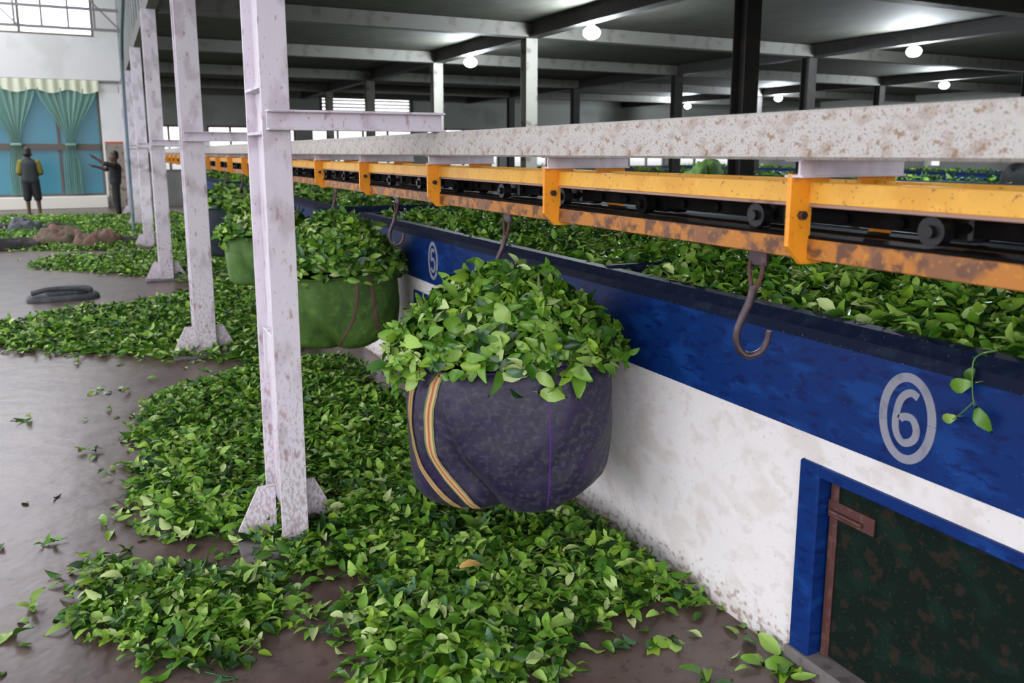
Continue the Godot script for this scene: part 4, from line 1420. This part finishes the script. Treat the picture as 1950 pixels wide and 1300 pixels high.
func build_people() -> void:
	# worker standing with the back turned, at the far leaf pile
	var o := Vector3(-1.66, 0, -24.7)
	var v := func(x: float, y: float, z: float) -> Vector3: return o + Vector3(x, y, z)
	var t := thing("person", "standing person seen from behind in dark shirt with olive yellow sleeves and dark shorts", "person", o, "workers in the aisle")
	var skin := new_st()
	var bones := [
		[v.call(-0.02, 1.66, -0.01), v.call(-0.025, 1.60, -0.03), 0.098, 0.085], [v.call(-0.025, 1.55, -0.05), v.call(-0.02, 1.53, -0.06), 0.055, 0.045], [v.call(-0.01, 1.52, 0.0), v.call(0, 1.40, 0.0), 0.055, 0.07],
		[v.call(-0.11, 1.36, 0), v.call(0.11, 1.36, 0), 0.085, 0.085], [v.call(0, 1.32, 0), v.call(0, 1.05, 0.0), 0.15, 0.125], [v.call(-0.06, 0.95, 0), v.call(0.06, 0.95, 0), 0.12, 0.12],
		[v.call(-0.19, 1.38, 0), v.call(-0.25, 1.12, -0.03), 0.058, 0.046], [v.call(-0.25, 1.12, -0.03), v.call(-0.10, 1.02, -0.22), 0.043, 0.030],
		[v.call(0.19, 1.38, 0), v.call(0.25, 1.12, -0.03), 0.058, 0.046], [v.call(0.25, 1.12, -0.03), v.call(0.12, 1.05, -0.23), 0.043, 0.030],
		[v.call(-0.09, 0.90, 0), v.call(-0.10, 0.50, -0.01), 0.09, 0.058], [v.call(-0.10, 0.50, -0.01), v.call(-0.10, 0.09, 0.02), 0.060, 0.038], [v.call(-0.10, 0.05, 0.03), v.call(-0.12, 0.035, -0.14), 0.042, 0.034],
		[v.call(0.09, 0.90, 0), v.call(0.13, 0.50, 0.0), 0.09, 0.058], [v.call(0.13, 0.50, 0.0), v.call(0.15, 0.09, 0.04), 0.060, 0.038], [v.call(0.15, 0.05, 0.05), v.call(0.17, 0.035, -0.12), 0.042, 0.034],
		[v.call(-0.12, 1.60, 0.0), v.call(-0.125, 1.57, 0.0), 0.02, 0.014], [v.call(0.08, 1.60, 0.0), v.call(0.085, 1.57, 0.0), 0.02, 0.014], [v.call(-0.025, 1.60, -0.12), v.call(-0.025, 1.575, -0.13), 0.016, 0.018]]
	body_mesh(skin, bones, 0.018, 0.04)
	body_mesh(skin, hand_bones(v.call(-0.10, 1.02, -0.22), Vector3(0.6, -0.1, -0.8).normalized(), Vector3(0.8, 0, 0.6)), 0.006, 0.008)
	body_mesh(skin, hand_bones(v.call(0.12, 1.05, -0.23), Vector3(-0.5, -0.1, -0.85).normalized(), Vector3(-0.85, 0, 0.5)), 0.006, 0.008)
	part(t, "body", skin.commit(), M.skin)
	var hair := new_st()
	body_mesh(hair, [[v.call(-0.02, 1.685, 0.012), v.call(-0.02, 1.62, 0.035), 0.102, 0.088]], 0.016, 0.02)
	part(t, "hair", hair.commit(), M.hair, "short black hair")
	var shirt := new_st()
	body_mesh(shirt, [[v.call(-0.12, 1.37, 0), v.call(0.12, 1.37, 0), 0.098, 0.098], [v.call(-0.03, 1.33, 0), v.call(-0.05, 0.96, 0), 0.155, 0.145], [v.call(0.03, 1.33, 0), v.call(0.05, 0.96, 0), 0.155, 0.145], [v.call(0, 1.45, 0.01), v.call(0, 1.42, 0.01), 0.075, 0.085]], 0.018, 0.03)
	part(t, "shirt", shirt.commit(), M.shirt, "dark slate shirt")
	for s in [-1.0, 1.0]:
		var sl := new_st()
		body_mesh(sl, [[v.call(s * 0.175, 1.39, 0), v.call(s * 0.235, 1.16, -0.02), 0.088, 0.080]], 0.016, 0.02)
		part(t, "sleeve", sl.commit(), M.sleeve, "olive yellow sleeve")
	var shorts := new_st()
	body_mesh(shorts, [[v.call(-0.06, 0.95, 0), v.call(0.06, 0.95, 0), 0.135, 0.135], [v.call(-0.09, 0.90, 0), v.call(-0.10, 0.48, 0), 0.115, 0.095], [v.call(0.09, 0.90, 0), v.call(0.13, 0.48, 0), 0.115, 0.095]], 0.018, 0.03)
	part(t, "shorts", shorts.commit(), M.shorts, "dark navy shorts")
	# thin worker in dark clothes beside the far posts, arms stretched towards the wall
	o = Vector3(0.30, 0, -23.2)
	var o2 := o
	v = func(x: float, y: float, z: float) -> Vector3: return o2 + Vector3(x, y, z)
	var d := thing("person", "slim person in black clothes by the far posts, arms stretched forward", "person", o, "workers in the aisle")
	var body := new_st()
	body_mesh(body, [
		[v.call(0.02, 1.58, 0), v.call(0.0, 1.52, 0), 0.092, 0.08], [v.call(-0.03, 1.47, 0), v.call(-0.04, 1.46, 0), 0.05, 0.042], [v.call(0.02, 1.44, 0), v.call(0.02, 1.34, 0), 0.052, 0.065],
		[v.call(0.02, 1.30, -0.10), v.call(0.02, 1.30, 0.10), 0.075, 0.075], [v.call(0.02, 1.26, 0), v.call(0.0, 0.98, 0), 0.125, 0.11], [v.call(0, 0.90, -0.06), v.call(0, 0.90, 0.06), 0.105, 0.105],
		[v.call(0.0, 1.32, 0.17), v.call(-0.22, 1.38, 0.16), 0.052, 0.042], [v.call(-0.22, 1.38, 0.16), v.call(-0.42, 1.52, 0.12), 0.040, 0.028],
		[v.call(0.0, 1.32, -0.17), v.call(-0.20, 1.22, -0.17), 0.052, 0.042], [v.call(-0.20, 1.22, -0.17), v.call(-0.42, 1.30, -0.14), 0.040, 0.028],
		[v.call(0, 0.86, 0.08), v.call(0.01, 0.47, 0.08), 0.085, 0.055], [v.call(0.01, 0.47, 0.08), v.call(0.03, 0.09, 0.08), 0.055, 0.036], [v.call(0.04, 0.05, 0.08), v.call(-0.12, 0.035, 0.09), 0.04, 0.032],
		[v.call(0, 0.86, -0.08), v.call(-0.02, 0.47, -0.08), 0.085, 0.055], [v.call(-0.02, 0.47, -0.08), v.call(0.02, 0.09, -0.09), 0.055, 0.036], [v.call(0.03, 0.05, -0.09), v.call(-0.13, 0.035, -0.10), 0.04, 0.032],
		[v.call(-0.085, 1.53, 0), v.call(-0.105, 1.51, 0), 0.014, 0.016]], 0.018, 0.04)
	body_mesh(body, hand_bones(v.call(-0.42, 1.52, 0.12), Vector3(-0.85, 0.5, -0.1).normalized(), Vector3(0, 0.2, 0.98).normalized()), 0.006, 0.008)
	body_mesh(body, hand_bones(v.call(-0.42, 1.30, -0.14), Vector3(-0.97, 0.2, 0.1).normalized(), Vector3(0.1, 0, 0.99).normalized()), 0.006, 0.008)
	part(d, "body", body.commit(), M.skin)
	hair = new_st()
	body_mesh(hair, [[v.call(0.03, 1.605, 0), v.call(0.045, 1.55, 0), 0.096, 0.08]], 0.016, 0.02)
	part(d, "hair", hair.commit(), M.hair)
	shirt = new_st()
	body_mesh(shirt, [[v.call(0.02, 1.30, -0.11), v.call(0.02, 1.30, 0.11), 0.088, 0.088], [v.call(0.02, 1.26, 0), v.call(0, 0.92, 0), 0.142, 0.135], [v.call(0.0, 1.32, 0.16), v.call(-0.2, 1.37, 0.16), 0.07, 0.06], [v.call(0.0, 1.32, -0.16), v.call(-0.18, 1.23, -0.17), 0.07, 0.06]], 0.018, 0.03)
	part(d, "shirt", shirt.commit(), M.black_cloth, "black shirt")
	var tr := new_st()
	body_mesh(tr, [[v.call(0, 0.92, -0.06), v.call(0, 0.92, 0.06), 0.12, 0.12], [v.call(0, 0.86, 0.08), v.call(0.01, 0.47, 0.08), 0.10, 0.075], [v.call(0.01, 0.47, 0.08), v.call(0.03, 0.15, 0.08), 0.075, 0.06], [v.call(0, 0.86, -0.08), v.call(-0.02, 0.47, -0.08), 0.10, 0.075], [v.call(-0.02, 0.47, -0.08), v.call(0.02, 0.15, -0.09), 0.075, 0.06]], 0.018, 0.03)
	part(d, "trousers", tr.commit(), M.black_cloth, "black trousers")

# ---------------------------------------------------------------- cloth on the floor
func crumpled(c: Vector3, sx: float, sz: float, h: float, turn: float, sd: int, flat := false) -> ArrayMesh:
	var f := noise(sd, 1.0, 4)
	var g := noise(sd + 50, 1.0, 2, FastNoiseLite.TYPE_CELLULAR)
	var rows := []
	for i in 22:
		var a := i / 21.0 * PI * 0.5
		var row := PackedVector3Array()
		for j in 48:
			var th := TAU * j / 48.0
			var r := pow(pow(absf(cos(th)), 3.0) + pow(absf(sin(th)), 3.0), -1.0 / 3.0)
			var rr := r * pow(sin(a), 0.8) * (1.0 + (0.06 if flat else 0.2) * f.get_noise_2d(cos(th) * 1.2, sin(th) * 1.2))
			var x := cos(th) * rr * sx
			var z := sin(th) * rr * sz
			var y := pow(cos(a), 0.55) * h * ((0.9 + 0.12 * f.get_noise_2d(x * 3.0, z * 8.0)) if flat else (0.85 + 0.45 * f.get_noise_2d(x * 1.6, z * 2.2) + 0.22 * f.get_noise_2d(x * 6.0 + 9.0, z * 3.0)))
			row.append(c + Vector3(x, maxf(y, 0.0) + 0.004, z).rotated(Vector3.UP, turn))
		rows.append(row)
	var st := new_st()
	surf(st, rows, true, false)
	return st.commit()

func build_cloth_heaps() -> void:
	var list := [
		["folded_sack", "folded slate grey sack lying alone on the bare floor", Vector3(-0.50, 0, -10.55), 0.36, 0.20, 0.17, 0.1, 61, M.sack_grey],
		["empty_sack", "crumpled brown sack in the pile before the standing person, right end", Vector3(-0.15, 0, -16.2), 0.40, 0.28, 0.30, 0.2, 62, M.sack_brown],
		["empty_sack", "crumpled pinkish brown sack in the middle of the pile", Vector3(-0.78, 0, -16.6), 0.42, 0.30, 0.36, -0.3, 63, M.sack_brown],
		["empty_sack", "dark crumpled sack at the left of the pile", Vector3(-1.50, 0, -16.5), 0.50, 0.28, 0.20, 0.1, 64, M.sack_dark],
		["empty_sack", "brown sack at the left edge of the picture", Vector3(-2.3, 0, -16.9), 0.45, 0.28, 0.20, 0.4, 65, M.sack_brown],
		["empty_sack", "grey crumpled sack below the feet of the standing person", Vector3(-1.50, 0, -19.6), 0.30, 0.24, 0.34, 0.0, 66, M.sack_grey],
		["empty_sack", "dark flat sack left of the feet of the standing person", Vector3(-2.05, 0, -19.9), 0.42, 0.26, 0.22, 0.3, 67, M.sack_dark],
		["empty_sack", "dark flat sack right of the feet of the standing person", Vector3(-0.95, 0, -19.9), 0.30, 0.22, 0.18, 0.3, 68, M.sack_dark],
		["empty_sack", "small dark sack at the right tip of the pile near the posts", Vector3(0.28, 0, -16.4), 0.26, 0.2, 0.16, -0.2, 69, M.sack_dark]]
	for l in list:
		var t := thing(l[0], l[1], "sack", l[2], "empty sacks on the floor")
		if l[0] != "folded_sack":
			part(t, "cloth", crumpled(l[2], l[3], l[4], l[5], l[6], l[7]), l[8])
		else:
			part(t, "fold", crumpled(l[2], 0.37, 0.20, 0.085, 0.05, 61, true), l[8])
			part(t, "fold", crumpled(l[2] + Vector3(0.06, 0.07, -0.02), 0.25, 0.17, 0.07, 0.25, 62, true), l[8])
			var st := new_st()
			tube(st, smooth_path([Vector3(-0.80, 0.10, -10.42), Vector3(-0.62, 0.14, -10.40), Vector3(-0.40, 0.13, -10.42), Vector3(-0.22, 0.10, -10.44)]), 0.03, 0.02, 8)
			part(t, "rolled_edge", st.commit(), M.sack_grey)

# ---------------------------------------------------------------- lamps
func build_lamps() -> void:
	var list := [[Vector3(6.15, 3.26, -9.95), "bright bulb under the girder left of the dark column"], [Vector3(6.15, 3.26, -14.1), "bright bulb farther along the first girder"], [Vector3(12.1, 3.28, -9.55), "large bright bulb right of the dark column"], [Vector3(18.8, 3.28, -13.9), "bright bulb at the right of the picture, low under the ceiling"], [Vector3(18.8, 3.28, -19.5), "small bright bulb just right of the dark column"], [Vector3(18.8, 3.26, -23.9), "small dim bulb far away, left of the dark column"]]
	for l in list:
		var c: Vector3 = l[0]
		var t := thing("lamp", l[1], "lamp", c, "bulbs under the ceiling")
		var st := new_st()
		var rows := []
		for i in 13:
			var a := PI * i / 12.0
			var row := PackedVector3Array()
			for j in 18:
				row.append(c + Vector3(sin(a) * cos(TAU * j / 18.0) * 0.12, cos(a) * 0.09, sin(a) * sin(TAU * j / 18.0) * 0.12))
			rows.append(row)
		surf(st, rows, true, true)
		part(t, "bulb", st.commit(), M.lamp_glow, "glowing white bulb")
		var cs := new_st()
		cyl(cs, c + Vector3(0, 0.08, 0), c + Vector3(0, 0.142, 0), 0.045, 12)
		part(t, "socket", cs.commit(), M.lamp_cap)
		var o := OmniLight3D.new()
		o.name = "bulb_light"
		o.light_color = Color(0.93, 0.97, 1.0)
		o.light_energy = 8.5
		o.light_size = 0.08
		o.omni_range = 40.0
		o.omni_attenuation = 2.0
		o.shadow_enabled = true
		t.add_child(o)

# ---------------------------------------------------------------- far away
func build_far_details() -> void:
	# leaf sacks standing on the far troughs
	for l in [[Vector3(8.1, 1.12, -9.9), M.green_cloth, "green sack lying on the trough past the inner columns", 0.32, 0.42, 71], [Vector3(5.1, 1.12, -6.2), M.pipe, "low blue bundle on the second row trough", 0.2, 0.12, 72], [Vector3(8.2, 1.12, -12.4), M.black_cloth, "dark bundle on the trough past the inner columns", 0.4, 0.4, 73], [Vector3(14.2, 1.12, -8.6), M.black_cloth, "dark bundle on the trough past the second column row", 0.6, 0.4, 74]]:
		var t := thing("bundle", l[2], "sack", l[0], "bundles on the far troughs")
		part(t, "cloth", crumpled(l[0], l[3], l[3] * 0.8, l[4], 0.3, l[5]), l[1])
